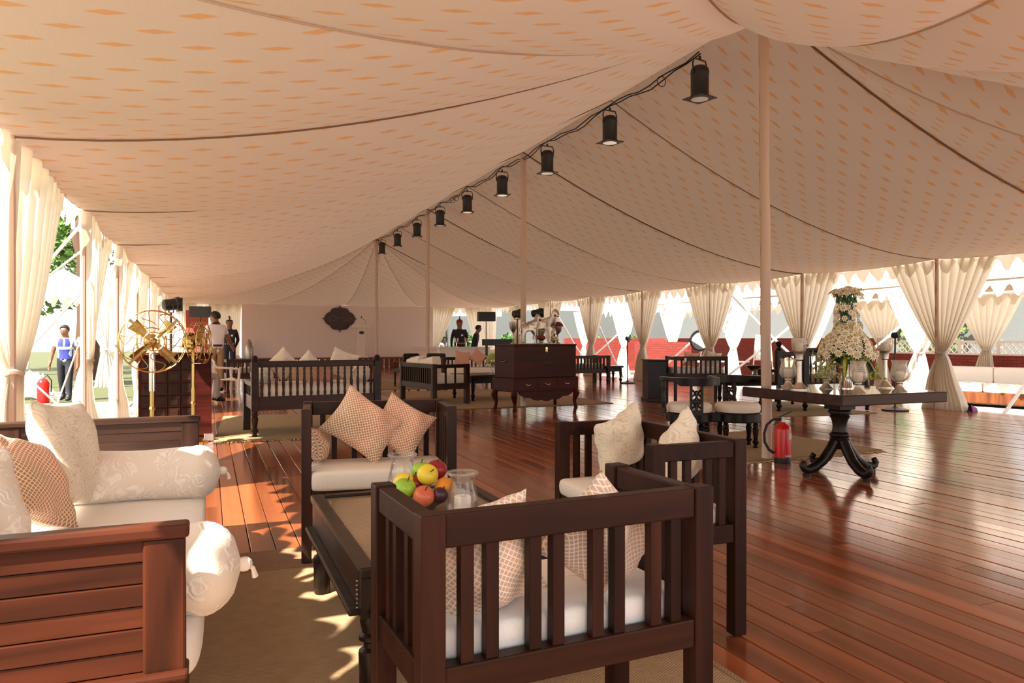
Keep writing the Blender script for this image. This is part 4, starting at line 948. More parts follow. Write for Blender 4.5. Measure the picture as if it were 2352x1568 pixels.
splat_chair('carved splat-back chair right of the slim tent pole, beyond the loveseat', (5.05, 17.0, .0), R(-25))

# ------------------------------------------------------------------ carved settee behind the square table
t = thing('carved_settee', 'black carved settee with ball finials and spindles, behind the flower table', 'bench', (9.0, 8.95, .011), R(-14)); w = .78
for x, hh in ((-.76, 1.10), (-.32, 1.07), (.74, 1.10)):
    m = MB(); m.lathe(turned(.045, .38), 14, (x, 0, 0)); m.box(x - .045, x + .045, -.045, .045, .36, .95); m.lathe([(.04, .95), (.05, .97), (.02, 1.0), (.045, hh - .06), (.05, hh - .03), (.035, hh - .005), (.005, hh)], 14, (x, 0, 0)); m.build('finial_post', 'black', t)
for x in (-.74, .74):
    m = MB(); m.lathe(turned(.045, .4), 14, (x, .62, 0)); m.box(x - .04, x + .04, .58, .66, .4, .62); m.build('front_post', 'black', t)
    m = MB(); m.box(x - .035, x + .035, 0, .66, .60, .65); m.build('arm_rail', 'black', t, smooth=0, bevel=.008)
m = MB(); m.box(-.74, .74, -.025, .025, .86, .93); m.build('top_rail', 'black', t, smooth=0, bevel=.01)
m = MB(); m.box(-.30, .30, -.02, .02, .93, .99); m.build('carved_crest', 'black', t, smooth=0, bevel=.02)
m = MB(); m.box(-.74, .74, -.03, .66, .32, .44); m.build('seat_frame', 'black', t, smooth=0, bevel=.008)
for k in range(16):
    m = MB(); x = lerp(-.68, .68, k / 15); m.lathe([(.012, .44), (.018, .5), (.012, .58), (.02, .68), (.012, .78), (.012, .86)], 8, (x, 0, 0)); m.build('spindle', 'black', t)
m = MB(); seat_pad(m, -.70, .70, .03, .64, .43, .55); m.build('mattress', 'jute', t, smooth=60)

# ------------------------------------------------------------------ slim black floor fans
for lab, x, y, hh in (('slim black floor fan lamp near the far right drapes', 9.95, 16.45, 1.12), ('slim black stand with a small fan head, behind the right candle stand', 10.15, 8.62, 1.17)):
    t = thing('floor_fan', lab, 'fan', (x, y, 0), R(200), 'slim floor fans')
    m = MB(); m.lathe([(.2, 0), (.2, .02), (.15, .035), (.05, .05), (.02, .07)], 20); m.build('base', 'mahog', t)
    m = MB(); m.tube([(0, 0, .06), (0, 0, hh)], .014, 8); m.build('pole', 'blackm', t)
    m = MB(); m.lathe([(.02, -.06), (.05, -.04), (.05, .03), (.02, .05)], 12, (0, 0, hh + .03), Matrix.Rotation(R(-90), 4, 'X')); m.build('motor', 'blackm', t)
    for k in range(4):
        m = MB(); a = R(20 + 90 * k); m.bar((.02 * math.cos(a), .06, hh + .03 + .02 * math.sin(a)), (.1 * math.cos(a), .06, hh + .03 + .1 * math.sin(a)), .05, .006, (0, 1, .5)); m.build('blade', 'blackm', t, smooth=0)

# ------------------------------------------------------------------ white plastic garden chair
def plastic_chair(label, loc, rz):
    t = thing('garden_chair', label, 'chair', loc, rz, 'white plastic garden chairs')
    for sx in (-1, 1):
        m = MB(); m.tube([(sx * .24, .24, 0), (sx * .22, .21, .22), (sx * .22, .22, .42), (sx * .26, .22, .60)], [.022, .024, .026, .024], 8, flat=.7); m.build('front_leg', 'wplas', t)
        m = MB(); m.tube([(sx * .22, -.28, 0), (sx * .2, -.22, .22), (sx * .19, -.19, .42)], [.02, .024, .026], 8, flat=.7); m.build('rear_leg', 'wplas', t)
        m = MB(); m.tube([(sx * .26, .23, .60), (sx * .27, .05, .62), (sx * .255, -.16, .63), (sx * .23, -.22, .72)], [.026, .028, .026, .022], 8, flat=.6); m.build('arm', 'wplas', t)
    m = MB(); m.grid(10, 10, lambda u, v: ((lerp(-.23, .23, u), lerp(-.21, .24, v), .42 - .03 * math.sin(PI * v) + .02 * (2 * u - 1) ** 2), (u, v))); m.box(-.23, .23, .2, .24, .38, .42); m.build('seat', 'wplas', t)
    m = MB(); pts = [(lerp(-.23, .23, k / 10), -.26 + .05 * (2 * k / 10 - 1) ** 2, .80 - .06 * abs(2 * k / 10 - 1) ** 3) for k in range(11)]; m.tube([(-.21, -.2, .42)] + pts + [(.21, -.2, .42)], .022, 8); m.build('back_frame', 'wplas', t)
    for k in range(5):
        x = lerp(-.15, .15, k / 4); m = MB(); m.bar((x * .9, -.2, .42), (x, -.26 + .05 * (x / .23) ** 2, .79), .045, .012, (0, 1, 0)); m.build('back_slat', 'wplas', t, smooth=0)
    return t
plastic_chair('white plastic garden chair beside the cabinet', (.23, 14.25, 0), R(-75))

# ------------------------------------------------------------------ mahogany chest on a stand, and the silver on it
CH = (5.0, 11.16, 0); CR = R(13)
t = thing('chest_on_stand', 'mahogany chest on a low stand with scalloped apron, in the centre', 'chest', CH, CR); w, d = 1.26, .56
m = MB(); m.box(-w / 2, w / 2, -d / 2, d / 2, .52, 1.03); m.build('chest_body', 'mahog', t, smooth=0, bevel=.006)
m = MB(); m.box(-w / 2 - .008, w / 2 + .008, -d / 2 - .008, d / 2 + .008, 1.03, 1.06); m.build('lid', 'mahog', t, smooth=0, bevel=.006)
m = MB(); m.box(-w / 2 - .03, w / 2 + .03, -d / 2 - .03, d / 2 + .03, .30, .52); m.build('stand_frame', 'mahog', t, smooth=0, bevel=.012)
for i in range(3):
    m = MB(); x = -.4 + .4 * i; m.box(x - .19, x + .19, -d / 2 - .036, -d / 2 - .03, .34, .49); dr = m.build('drawer_front', 'mahog', t, smooth=0, bevel=.004)
    m = MB(); m.tube([(x - .05, -d / 2 - .036, .43), (x - .04, -d / 2 - .055, .415), (x, -d / 2 - .06, .405), (x + .04, -d / 2 - .055, .415), (x + .05, -d / 2 - .036, .43)], .006, 6); m.build('bail_handle', 'pewter', t)
pts = [(lerp(-w / 2 + .08, w / 2 - .08, i / 40), .27 - .11 * math.sin(PI * i / 40) - .025 * abs(math.sin(PI * i / 40 * 5))) for i in range(41)]
m = MB(); m.prism(pts + [(w / 2 - .08, .31), (-w / 2 + .08, .31)], -.015, .015, Matrix.Translation((0, -d / 2 - .01, 0)) @ Matrix.Rotation(R(90), 4, 'X')); m.build('scalloped_apron', 'mahog', t, smooth=0)
for sx in (-1, 1):
    for sy in (-1, 1):
        m = MB(); x, y = sx * (w / 2 - .02), sy * (d / 2 - .02); m.tube([(x, y, .34), (x + sx * .03, y + sy * .02, .24), (x, y, .12), (x + sx * .015, y + sy * .01, .03), (x + sx * .02, y + sy * .02, 0)], [.05, .055, .03, .03, .035], 10); m.build('cabriole_leg', 'mahog', t)
m = MB(); m.box(-.02, .02, -d / 2 - .012, -d / 2, .93, 1.01); m.ball((0, -d / 2 - .012, .95), (.02, .008, .025), 8, 6); m.build('lock_plate', 'brass', t)
m = MB(); m.tube([(-w / 2 - .004, -.06, .8), (-w / 2 - .03, -.04, .78), (-w / 2 - .03, .04, .78), (-w / 2 - .004, .06, .8)], .008, 6); m.build('side_handle', 'brass', t)
def on_chest(x, y): v = Matrix.Rotation(CR, 3, 'Z') @ Vector((x, y, 0)); return (CH[0] + v.x, CH[1] + v.y, 1.061)

def skinned(name, J, B, root, parent, sub=2):
    """one continuous skin over joints J{name:((x,y,z), r)} and bones B[(a,b,material)]"""
    ks = list(J); me = bpy.data.meshes.new(name); me.from_pydata([J[k][0] for k in ks], [(ks.index(a), ks.index(b)) for a, b, _ in B], [])
    o = bpy.data.objects.new(name, me); COL.objects.link(o); o.modifiers.new('s', 'SKIN').use_smooth_shade = True; sb = o.modifiers.new('u', 'SUBSURF'); sb.levels = sub; sb.render_levels = sub
    for i, k in enumerate(ks):
        r_ = J[k][1]; s_ = me.skin_vertices[0].data[i]; s_.radius = r_ if isinstance(r_, tuple) else (r_, r_); s_.use_root = k == root
    dg = bpy.context.evaluated_depsgraph_get(); nm = bpy.data.meshes.new_from_object(o.evaluated_get(dg)); bpy.data.objects.remove(o); bpy.data.meshes.remove(me)
    nm.name = name; mats = []
    for b in B:
        if b[2] not in mats: mats.append(b[2])
    nm.materials.clear()
    for q in mats: nm.materials.append(MT[q])
    seg = [(Vector(J[a][0]), Vector(J[b][0]), J[a][1], J[b][1], mats.index(c)) for a, b, c in B]; mn = lambda r_: min(r_) if isinstance(r_, tuple) else r_
    for p in nm.polygons:
        best = (9, 0)
        for a, b, ra, rb, mi in seg:
            d_ = b - a; f = max(0, min(1, (p.center - a).dot(d_) / max(1e-9, d_.length_squared))); q = (p.center - a - d_ * f).length - lerp(mn(ra), mn(rb), f)
            if q < best[0]: best = (q, mi)
        p.material_index = best[1]; p.use_smooth = True
    ob = bpy.data.objects.new(name, nm); COL.objects.link(ob)
    if parent is not None: ob.parent = parent
    return ob
def horse(label, loc, rz, s, rear=0):
    t = thing('horse_statue', label, 'statue', loc, rz, 'silver horse statues on the chest'); t.scale = (s,) * 3
    z = .30; J = dict(rump=((-.20, 0, z + .02), .085), belly=((0, 0, z), .088), chest=((.17, 0, z + .03), .085), neck=((.26, 0, z + .14), .055), poll=((.31, 0, z + .25), .042), head=((.37, 0, z + .22), .036), muz=((.43, 0, z + .15), .022),
        tail=((-.30, 0, z + .02), .02), tail2=((-.34, 0, z - .14), .022), e1=((.30, .02, z + .29), .008), e2=((.30, -.02, z + .29), .008))
    B = [('rump', 'belly'), ('belly', 'chest'), ('chest', 'neck'), ('neck', 'poll'), ('poll', 'head'), ('head', 'muz'), ('rump', 'tail'), ('tail', 'tail2'), ('poll', 'e1'), ('poll', 'e2')]
    for s_, y in (('l', .045), ('r', -.045)):
        lift = .08 if s_ == 'l' else 0
        J.update({'st' + s_: ((-.20, y, z - .08), .05), 'ho' + s_: ((-.25, y, z - .17), .022), 'fe' + s_: ((-.23, y, .03), .017), 'hf' + s_: ((-.21, y, .0), .022),
                  'sh' + s_: ((.17, y, z - .05), .042), 'kn' + s_: ((.19 + lift, y, z - .16 + lift * .6), .022), 'fo' + s_: ((.18 + lift * .3, y, .03 + lift), .016), 'fh' + s_: ((.20 + lift * .3, y, 0 + lift), .021)})
        B += [('rump', 'st' + s_), ('st' + s_, 'ho' + s_), ('ho' + s_, 'fe' + s_), ('fe' + s_, 'hf' + s_), ('chest', 'sh' + s_), ('sh' + s_, 'kn' + s_), ('kn' + s_, 'fo' + s_), ('fo' + s_, 'fh' + s_)]
    J = {k: ((p[0] * (.74 if k not in ('neck', 'poll', 'head', 'muz', 'e1', 'e2') else .8), p[1], p[2] * 1.0 + (.04 if p[2] > .2 else 0)), r_ * 1.32) for k, (p, r_) in J.items()}
    for q, dz in (('neck', .0), ('poll', .025), ('head', .02), ('muz', .01), ('e1', .03), ('e2', .03)): J[q] = ((J[q][0][0], J[q][0][1], J[q][0][2] + dz), J[q][1])
    o = skinned('horse', J, [(a, b, 'silver') for a, b in B], 'belly', t)
    m = MB(); m.tube([(.155, 0, z + .17), (.17, 0, z + .27), (.21, 0, z + .345)], [.018, .022, .012], 6, flat=.5); m.build('mane', 'silver', t)
    m = MB(); m.box(-.2, .2, -.09, .09, -.025, -.01); m.build('plinth', 'silver', t, smooth=0, bevel=.004)
    return t
h1 = horse('left silver horse statue on the chest, shorter and turned to the right', (on_chest(-.16, -.02)[0], on_chest(-.16, -.02)[1], 1.061 + .025 * .72), R(12), .72)
h2 = horse('right silver horse statue on the chest, taller with its head held high', (on_chest(.24, .02)[0], on_chest(.24, .02)[1], 1.061 + .025 * .84), R(-72), .84)
def vase_flowers(label, p, h, mat, r=.07, glassy=True):
    t = thing('flower_goblet', label, 'flowers', p, 0, 'small vases on the chest')
    m = MB(); m.lathe([(.05, 0), (.05, .008), (.015, .03), (.012, h * .5), (.03, h * .58), (r * .8, h * .7), (r, h)], 16, cap=False); m.build('stem', 'silver' if not glassy else 'pewter', t, smooth=60)
    if mat:
        m = MB(); q = random.Random(4)
        for i in range(40):
            ph = i * 2.4; e = (i + .5) / 40; m.ball((r * math.sqrt(1 - e * e) * math.cos(ph), r * math.sqrt(1 - e * e) * math.sin(ph), h + r * .7 * e), .02, 5, 4)
        o = m.build('blooms', mat, t); o['kind'] = 'stuff'
    return t
vase_flowers('tall silver goblet with a tan cup at the left end of the chest', on_chest(-.42, .05), .36, None)
vase_flowers('short vase of dark red flowers between the two horse statues', on_chest(.02, -.12), .09, 'dred', .06)
vase_flowers('low vase of peach flowers right of the taller horse', on_chest(.38, .0), .06, 'peach', .07)
vase_flowers('tall silver goblet topped with dark red flowers at the right end of the chest', on_chest(.5, .05), .30, 'dred', .08)

# ------------------------------------------------------------------ spot cans hung along the ridge
def par_can(loc, label, yaw, s=1):
    t = thing('par_can', label, 'stage lamp', loc, yaw, 'black lamp cans under the ridge'); t.scale = (s,) * 3
    m = MB(); m.lathe([(.03, -.105), (.07, -.115), (.095, -.145), (.10, -.17), (.10, -.19), (.096, -.195), (.096, -.43), (.108, -.435), (.108, -.45), (.098, -.452), (.09, -.44), (.088, -.22)], 22, cap=False); m.build('can', 'blackm', t, smooth=50)
    m = MB(); m.box(-.13, .13, -.13, .13, -.462, -.454); m.build('filter_frame', 'blackm', t, smooth=0)
    m = MB(); m.lathe([(.092, -.466), (.092, -.463), (.01, -.4635)], 18); m.build('lens', 'lens', t)
    m = MB(); m.tube([(-.10, 0, -.21), (-.112, 0, -.1), (-.09, 0, -.04), (.09, 0, -.04), (.112, 0, -.1), (.10, 0, -.21)], .009, 6); m.tube([(0, 0, -.045), (0, 0, .0)], .014, 8); m.build('yoke', 'blackm', t); return t
LY = [6.62, 8.55, 10.5, 12.42, 14.36, 16.28, 18.3, 20.4, 22.4]
LN = ['nearest and largest black lamp can hanging by the wrapped pole', 'second black lamp can along the ridge, counted from the wrapped pole', 'third black lamp can along the ridge, counted from the wrapped pole', 'fourth black lamp can along the ridge, just beyond the second tent pole',
      'fifth black lamp can along the ridge, between the second and third tent poles', 'sixth black lamp can along the ridge, just before the third tent pole', 'seventh black lamp can along the ridge, beyond the third tent pole', 'eighth black lamp can along the ridge, next to last', 'farthest and smallest black lamp can, at the far end of the ridge']
for y, l in zip(LY, LN): par_can((XC - .02, y, 4.19), l, R(15 * math.sin(y * 3)))
cb = thing('lighting_cable', 'black lighting cable looped along the ridge between the lamp cans', 'cable', (XC, 0, 0))
for j in range(2):
    m = MB(); pts = []
    for i in range(len(LY) * 8):
        f = i / 8; k = min(int(f), len(LY) - 2); q = f - k; y = lerp(LY[k], LY[k + 1], q); pts.append((-.03 + .02 * j, y, 4.235 - (.05 + .035 * j) * math.sin(PI * min(1, q)) - .02 * math.sin(i * 1.7 + j)))
    m.tube(pts, .008, 5); m.build('cable', 'rubber', cb)
for y in (7.35, 15.1, 15.35):
    m = MB(); m.tube([(-.02 + .06 * math.sin(a * .6), y, 4.15 + .06 * math.cos(a * .6)) for a in range(12)], .005, 5); m.build('cable_loop', 'rubber', cb)

# ------------------------------------------------------------------ loudspeakers and spotlights
def speaker(label, loc, face, z, w=.42, h=.24, d=.26):
    t = thing('loudspeaker', label, 'loudspeaker', loc, face, 'loudspeakers on stands')
    m = MB(); m.prism([(-w / 2, -d / 2), (w / 2, -d / 2), (w / 2, d / 2 - .06), (w / 2 - .06, d / 2), (-w / 2 + .06, d / 2), (-w / 2, d / 2 - .06)], z, z + h); m.build('cabinet', 'blackp', t, smooth=0, bevel=.006)
    m = MB(); m.box(-w / 2 + .02, w / 2 - .02, -d / 2 - .006, -d / 2, z + .02, z + h - .02); m.build('grille', 'blackm', t, smooth=0)
    m = MB(); m.tube([(0, 0, .5), (0, 0, z)], .012, 8); m.tube([(0, 0, .1), (0, 0, .55)], .018, 8); m.build('pole', 'blackm', t)
    for k in range(3):
        a = R(90 + 120 * k); m = MB(); m.tube([(0, 0, .5), (.4 * math.cos(a), .4 * math.sin(a), .015)], .011, 6); m.build('leg', 'blackm', t)
speaker('black loudspeaker on a slim stand behind the man in the white shirt', (-.16, 17.35, 0), R(-8), 1.60)
speaker('black loudspeaker on a slim stand left of the mahogany chest', (6.58, 17.8, 0), R(-6), 1.59, .44, .24)
def spot(label, loc, rz):
    t = thing('spotlight', label, 'stage lamp', loc, rz, 'black spotlights near the eaves')
    m = MB(); m.lathe([(.06, -.13), (.09, -.11), (.095, .06), (.11, .07), (.115, .13), (.1, .13)], 16, M=Matrix.Rotation(R(-82), 4, 'X')); m.build('housing', 'blackm', t)
    m = MB(); m.box(-.12, .12, .12, .14, -.11, .11); m.build('barn_door', 'blackm', t, smooth=0)
    m = MB(); m.tube([(-.11, 0, 0), (-.12, 0, -.13), (.12, 0, -.13), (.11, 0, 0)], .01, 6); m.tube([(0, 0, -.13), (0, 0, -loc[2])], .016, 8); m.build('stand', 'blackm', t)
spot('black spotlight on a stand just above the brass fan', (-.56, 13.2, 1.70), R(-70))
spot('black spotlight on a stand left of the second tent pole, above the chest', (6.95, 16.6, 1.75), R(-70))
spot('black spotlight on a stand right of the second tent pole, above the chest', (7.42, 16.5, 1.77), R(-95))

# ------------------------------------------------------------------ lectern and sign at the far end
t = thing('lectern', 'slim cream lectern with a gooseneck microphone in front of the white end wall', 'lectern', (5.37, 28.25, .42), R(0))
m = MB(); m.prism([(-.12, 0), (.12, 0), (.15, .85), (.17, 1.15), (-.17, 1.15), (-.15, .85)], -.12, .12, Matrix.Rotation(R(90), 4, 'X')); m.build('column', 'cream', t, smooth=0, bevel=.01)
m = MB(); m.box(-.25, .25, -.16, .16, 0, .05); m.build('base', 'cream', t, smooth=0, bevel=.01)
m = MB(); m.prism([(-.33, 1.13), (.33, 1.13), (.29, 1.26), (-.29, 1.26)], -.2, .2, Matrix.Rotation(R(90), 4, 'X')); m.build('reading_desk', 'cream', t, smooth=0, bevel=.01)
m = MB(); m.prism([(.1 * math.cos(a * PI / 8), .06 * math.sin(a * PI / 8)) for a in range(16)], -.005, .005, Matrix.Translation((0, -.13, .95)) @ Matrix.Rotation(R(90), 4, 'X')); m.build('emblem', 'maroon', t, smooth=0)
m = MB(); m.tube([(.2, 0, 1.26), (.18, 0, 1.4), (.08, -.03, 1.47), (.0, -.06, 1.53)], .008, 6); m.ball((0, -.06, 1.54), (.02, .02, .04), 8, 6); m.build('microphone', 'blackm', t)
sg = thing('wall_sign', 'dark maroon shaped board with script lettering on the white end wall', 'sign', (4.69, 28.97, 1.91))
half = [(-.68, 0), (-.60, .02), (-.575, .08), (-.52, .18), (-.42, .25), (-.37, .262), (-.34, .33), (-.27, .40), (-.17, .425), (-.08, .428), (-.03, .445), (0, .53)]
top = half + [(-x, y) for x, y in half[::-1][1:]]; out = top + [(x, -y) for x, y in top[::-1][1:-1]]
m = MB(); m.prism(out, -.02, .02, Matrix.Rotation(R(90), 4, 'X')); m.build('board', 'maroon', sg, smooth=0, bevel=.005)
fc = bpy.data.curves.new('lettering', 'FONT'); fc.body = 'Cartier'; fc.size = .34; fc.shear = .35; fc.extrude = .004; fc.align_x = 'CENTER'; fc.align_y = 'CENTER'; fc.materials.append(MT['mletter']); fc.space_character = .95; fc.offset = -.004
fo = bpy.data.objects.new('lettering', fc); COL.objects.link(fo); fo.parent = sg; fo.rotation_euler = (R(90), 0, 0); fo.location = (0, -.026, .0)
dgr = bpy.context.evaluated_depsgraph_get(); fm_ = bpy.data.meshes.new_from_object(fo.evaluated_get(dgr)); bpy.data.objects.remove(fo); fo = bpy.data.objects.new('lettering', fm_); COL.objects.link(fo); fo.parent = sg; fo.rotation_euler = (R(90), 0, 0); fo.location = (0, -.026, .0)

# ------------------------------------------------------------------ people
def person(label, loc, rz, h=1.70, top='shirt', legs='darkgrey', sleeve='short', arms=((0, 0), (0, 0)), head=(0, 0), hat=None, hands=None, sit=False, lean=0, extra=None, shoe='blackm', vest=None):
    """faces local -Y. arms: per side (left = +x) a dict elbow/wrist offsets from the shoulder, or None for hanging"""
    t = thing('person', label, 'person', loc, rz, None); k = h / 1.70
    J = {}; B = []
    pz = .46 if sit else .93
    L = lambda y, z: (y - lean * max(0, z - pz), z)
    def P(x, y, z): yy, zz = L(y, z); return (x * k, yy * k, zz * k)
    o = pz - .93
    J['pelvis'] = (P(0, 0, .93 + o), (.145 * k, .105 * k)); J['waist'] = (P(0, 0, 1.06 + o), (.135 * k, .095 * k)); J['chest'] = (P(0, .0, 1.28 + o), (.16 * k, .105 * k)); J['collar'] = (P(0, .01, 1.40 + o), (.10 * k, .075 * k))
    J['neck'] = (P(0, .005, 1.485 + o), .05 * k); J['jaw'] = (P(.0 + head[0] * .02, -.03 + head[1], 1.545 + o), (.062 * k, .066 * k)); J['skull'] = (P(head[0] * .02, -.01 + head[1], 1.615 + o), (.076 * k, .088 * k)); J['crown'] = (P(head[0] * .02, .0 + head[1], 1.665 + o), (.05 * k, .06 * k))
    B += [('pelvis', 'waist', legs if False else top), ('waist', 'chest', top), ('chest', 'collar', top), ('collar', 'neck', 'skin'), ('neck', 'jaw', 'skin'), ('jaw', 'skull', 'skin'), ('skull', 'crown', 'skin')]
    for s, side in ((1, 'l'), (-1, 'r')):
        a = (arms[0] if s > 0 else arms[1]); a = a if isinstance(a, dict) else {}
        sh = Vector((s * .175, .01, 1.385 + o)); el = sh + Vector(a.get('el', (s * .06, .02, -.28))); wr = el + Vector(a.get('wr', (s * .01, -.05, -.25))); d = (wr - el).normalized(); ha = wr + d * .085
        J['sh' + side] = (P(*sh), .062 * k); J['mid' + side] = (P(*((sh + el) / 2)), .05 * k); J['el' + side] = (P(*el), .042 * k); J['wr' + side] = (P(*wr), .028 * k); J['pa' + side] = (P(*ha), (.038 * k, .022 * k))
        sk = 'skin' if sleeve == 'short' else top
        B += [('chest', 'sh' + side, top), ('sh' + side, 'mid' + side, top), ('mid' + side, 'el' + side, sk), ('el' + side, 'wr' + side, sk), ('wr' + side, 'pa' + side, 'skin')]
        n1 = d.cross(Vector((s, 0, 0))).normalized() if abs(d.x) < .9 else Vector((0, 1, 0)); n2 = d.cross(n1)
        for q, ln in enumerate((.062, .072, .07, .055)):
            b = ha + d * .03 + n1 * (.012 * (q - 1.5)); tip = b + d * ln * .6 + n2 * .012; tp2 = tip + d * ln * .3 + n2 * .022
            J['f%d%s' % (q, side)] = (P(*tip), .0105 * k); J['g%d%s' % (q, side)] = (P(*tp2), .008 * k); B += [('pa' + side, 'f%d%s' % (q, side), 'skin'), ('f%d%s' % (q, side), 'g%d%s' % (q, side), 'skin')]
        tb = wr + d * .04 - n1 * .045 + n2 * .01; J['th' + side] = (P(*tb), .012 * k); J['ti' + side] = (P(*(tb + d * .04 - n1 * .012)), .009 * k); B += [('wr' + side, 'th' + side, 'skin'), ('th' + side, 'ti' + side, 'skin')]
        if sit:
            J['hip' + side] = (P(s * .09, -.05, .46), .09 * k); J['kn' + side] = (P(s * .12, -.44, .48), .06 * k); J['an' + side] = (P(s * .12, -.42, .09), .042 * k); J['to' + side] = (P(s * .13, -.58, .04), (.04 * k, .03 * k))
        else:
            st = (extra or {}).get('stride', 0) * s
            J['hip' + side] = (P(s * .085, 0, .86), .092 * k); J['kn' + side] = (P(s * .10, -.01 - st * .5, .48), .066 * k); J['an' + side] = (P(s * .105, .03 - st, .09), .048 * k); J['to' + side] = (P(s * .12, -.13 - st, .045), (.042 * k, .034 * k))
        J['he' + side] = (P(s * .105, (J['an' + side][0][1] / k) + .03, .04), .038 * k)
        B += [('pelvis', 'hip' + side, legs), ('hip' + side, 'kn' + side, legs), ('kn' + side, 'an' + side, legs), ('an' + side, 'to' + side, shoe), ('an' + side, 'he' + side, shoe)]
    for q in J:
        g = 1.36 if q in ('jaw', 'skull', 'crown') else 1.25 if q in ('neck',) else 1.16; r_ = J[q][1]; J[q] = (J[q][0], tuple(a * g for a in r_) if isinstance(r_, tuple) else r_ * g)
    skinned('body', J, B, 'pelvis', t)
    hx, hy, hz = J['skull'][0]; m = MB(); Mh = Matrix.Translation((hx, hy, hz)) @ Matrix.Rotation(R(head[0] * 60), 4, 'Z')
    m.T = Mh; vs = []; n = 18
    for i in range(9):
        a = PI * .68 * i / 8
        for q in range(n):
            an = 2 * PI * q / n; fr_ = max(0, -math.sin(an)); aa = a * (1 - .54 * fr_)
            vs.append((.098 * k * math.sin(aa) * math.cos(an), (.116 * math.sin(aa) * math.sin(an) + .008) * k, (.108 * math.cos(aa) + .012) * k))
    m.add(vs, [(i * n + q, i * n + (q + 1) % n, (i + 1) * n + (q + 1) % n, (i + 1) * n + q) for i in range(8) for q in range(n)]); m.build('hair', 'hair', t, smooth=80)
    m = MB(Mh); m.tube([(0, -.082 * k, .012 * k), (0, -.100 * k, -.02 * k), (0, -.084 * k, -.03 * k)], [.008 * k, .014 * k, .012 * k], 6); m.build('nose', 'skin', t)
    for s in (-1, 1):
        m = MB(Mh); m.ball((s * .03 * k, -.078 * k, .006 * k), (.011 * k, .008 * k, .007 * k), 8, 5); m.build('eye', 'hair', t)
        m = MB(Mh); m.ball((s * .078 * k, .004 * k, -.008 * k), (.012 * k, .02 * k, .03 * k), 8, 6); m.build('ear', 'skin', t)
    m = MB(Mh); m.bar((-.022 * k, -.078 * k, -.058 * k), (.022 * k, -.078 * k, -.058 * k), .008, .009); m.build('mouth', 'plum', t)
    if hat == 'beret':
        m = MB(Mh); m.lathe([(.088, .03), (.098, .045), (.10, .075), (.07, .098), (.01, .105)], 16); m.build('cap', 'navy', t)
        m = MB(Mh); m.lathe([(.09, .028), (.1, .034), (.1, .05), (.092, .054)], 16); m.build('cap_band', 'belt', t)
        m = MB(Mh); m.tube([(.0, -.07, .09), (.01, -.06, .15), (-.01, -.03, .2), (-.015, -.01, .23)], [.018, .03, .026, .006], 7); m.build('plume', 'dred', t)
    if hat == 'spike':
        m = MB(Mh); m.lathe([(.092, .02), (.1, .045), (.094, .09), (.07, .12), (.02, .135)], 16); m.build('cap', 'dred', t)
        m = MB(Mh); m.tube([(0, -.04, .11), (0, -.03, .18), (0, -.02, .25)], [.028, .018, .003], 7); m.build('plume', 'navy', t)
    bz = 1.0 + o
    if (extra or {}).get('belt'):
        m = MB(); vs = []; w0 = (.165 * k, .125 * k)
        m.T = Matrix.Translation(P(0, 0, bz)) @ Matrix.Diagonal((w0[0], w0[1], 1, 1)); m.lathe([(1, -.022), (1.02, -.02), (1.02, .02), (1, .022)], 22); m.build('belt', extra['belt'], t)
        if extra.get('studs'):
            m = MB()
            for q in range(9): a = R(190 + q * 20); m.ball((w0[0] * 1.02 * math.cos(a), w0[1] * 1.02 * math.sin(a), P(0, 0, bz)[2]), (.018, .012, .02), 6, 4)
            o_ = m.build('belt_pouches', 'belt', t); o_['kind'] = 'stuff'
    if (extra or {}).get('badge'):
        m = MB(); m.box(-.03, .03, -.006, .006, -.025, .025); b = m.build('name_badge', 'wpaint', t, smooth=0); b.location = P(.07, -.112, 1.25 + o)
    if vest:
        m = MB(); c = J['chest'][0]; vs = []
        rings = [(.96, .165, .13), (1.06, .158, .118), (1.18, .172, .122), (1.29, .178, .128), (1.36, .16, .112), (1.42, .13, .09)]; n = 26; k_ = []
        for z, a, b in rings:
            for q in range(n):
                an = -PI / 2 + .22 + (2 * PI - .44) * q / (n - 1) if z > 1.2 else -PI / 2 + .03 + (2 * PI - .06) * q / (n - 1)
                p = P(a * math.cos(an), b * math.sin(an), z + o); vs.append(p)
        m.add(vs, [(i * n + q, i * n + q + 1, (i + 1) * n + q + 1, (i + 1) * n + q) for i in range(len(rings) - 1) for q in range(n - 1)]); m.build('waistcoat', vest, t, smooth=80)
        m = MB(); m.T = Matrix.Translation(P(0, 0, 1.2 + o)) @ Matrix.Diagonal((.18 * k, .13 * k, 1, 1)); m.lathe([(1, -.03), (1.02, -.02), (1.02, .02), (1, .03)], 22, cap=False); m.build('sash', 'ltblue', t)
    return t
person('man in a white short-sleeved shirt and khaki trousers seen from behind, one arm stretched out', (.14, 16.95, 0), R(205), 1.70, 'shirt', 'khaki', 'short',
       arms=({'el': (.08, .04, -.27), 'wr': (.05, -.05, -.24)}, {'el': (-.12, -.02, -.27), 'wr': (-.16, -.16, -.14)}), head=(.8, 0), extra=D(belt='blackm'))
person('uniformed guard with a plumed cap, standing at the left end of the white wall', (.575, 23.5, 0), R(-2), 1.68, 'navy', 'navy', 'long',
       arms=({'el': (.07, .06, -.27), 'wr': (-.08, .09, -.2)}, {'el': (-.07, .06, -.27), 'wr': (.08, .09, -.2)}), hat='beret', extra=D(belt='navy', studs=1, badge=1))
person('uniformed guard with a pointed plume and patterned belt, standing beyond the low parapet', (7.25, 22.0, 0), R(-14), 1.70, 'navy', 'navy', 'long',
       arms=({'el': (.07, .03, -.27), 'wr': (.0, .05, -.24)}, {'el': (-.07, .03, -.27), 'wr': (.0, .05, -.24)}), hat='spike', extra=D(belt='dred', studs=1, badge=1))
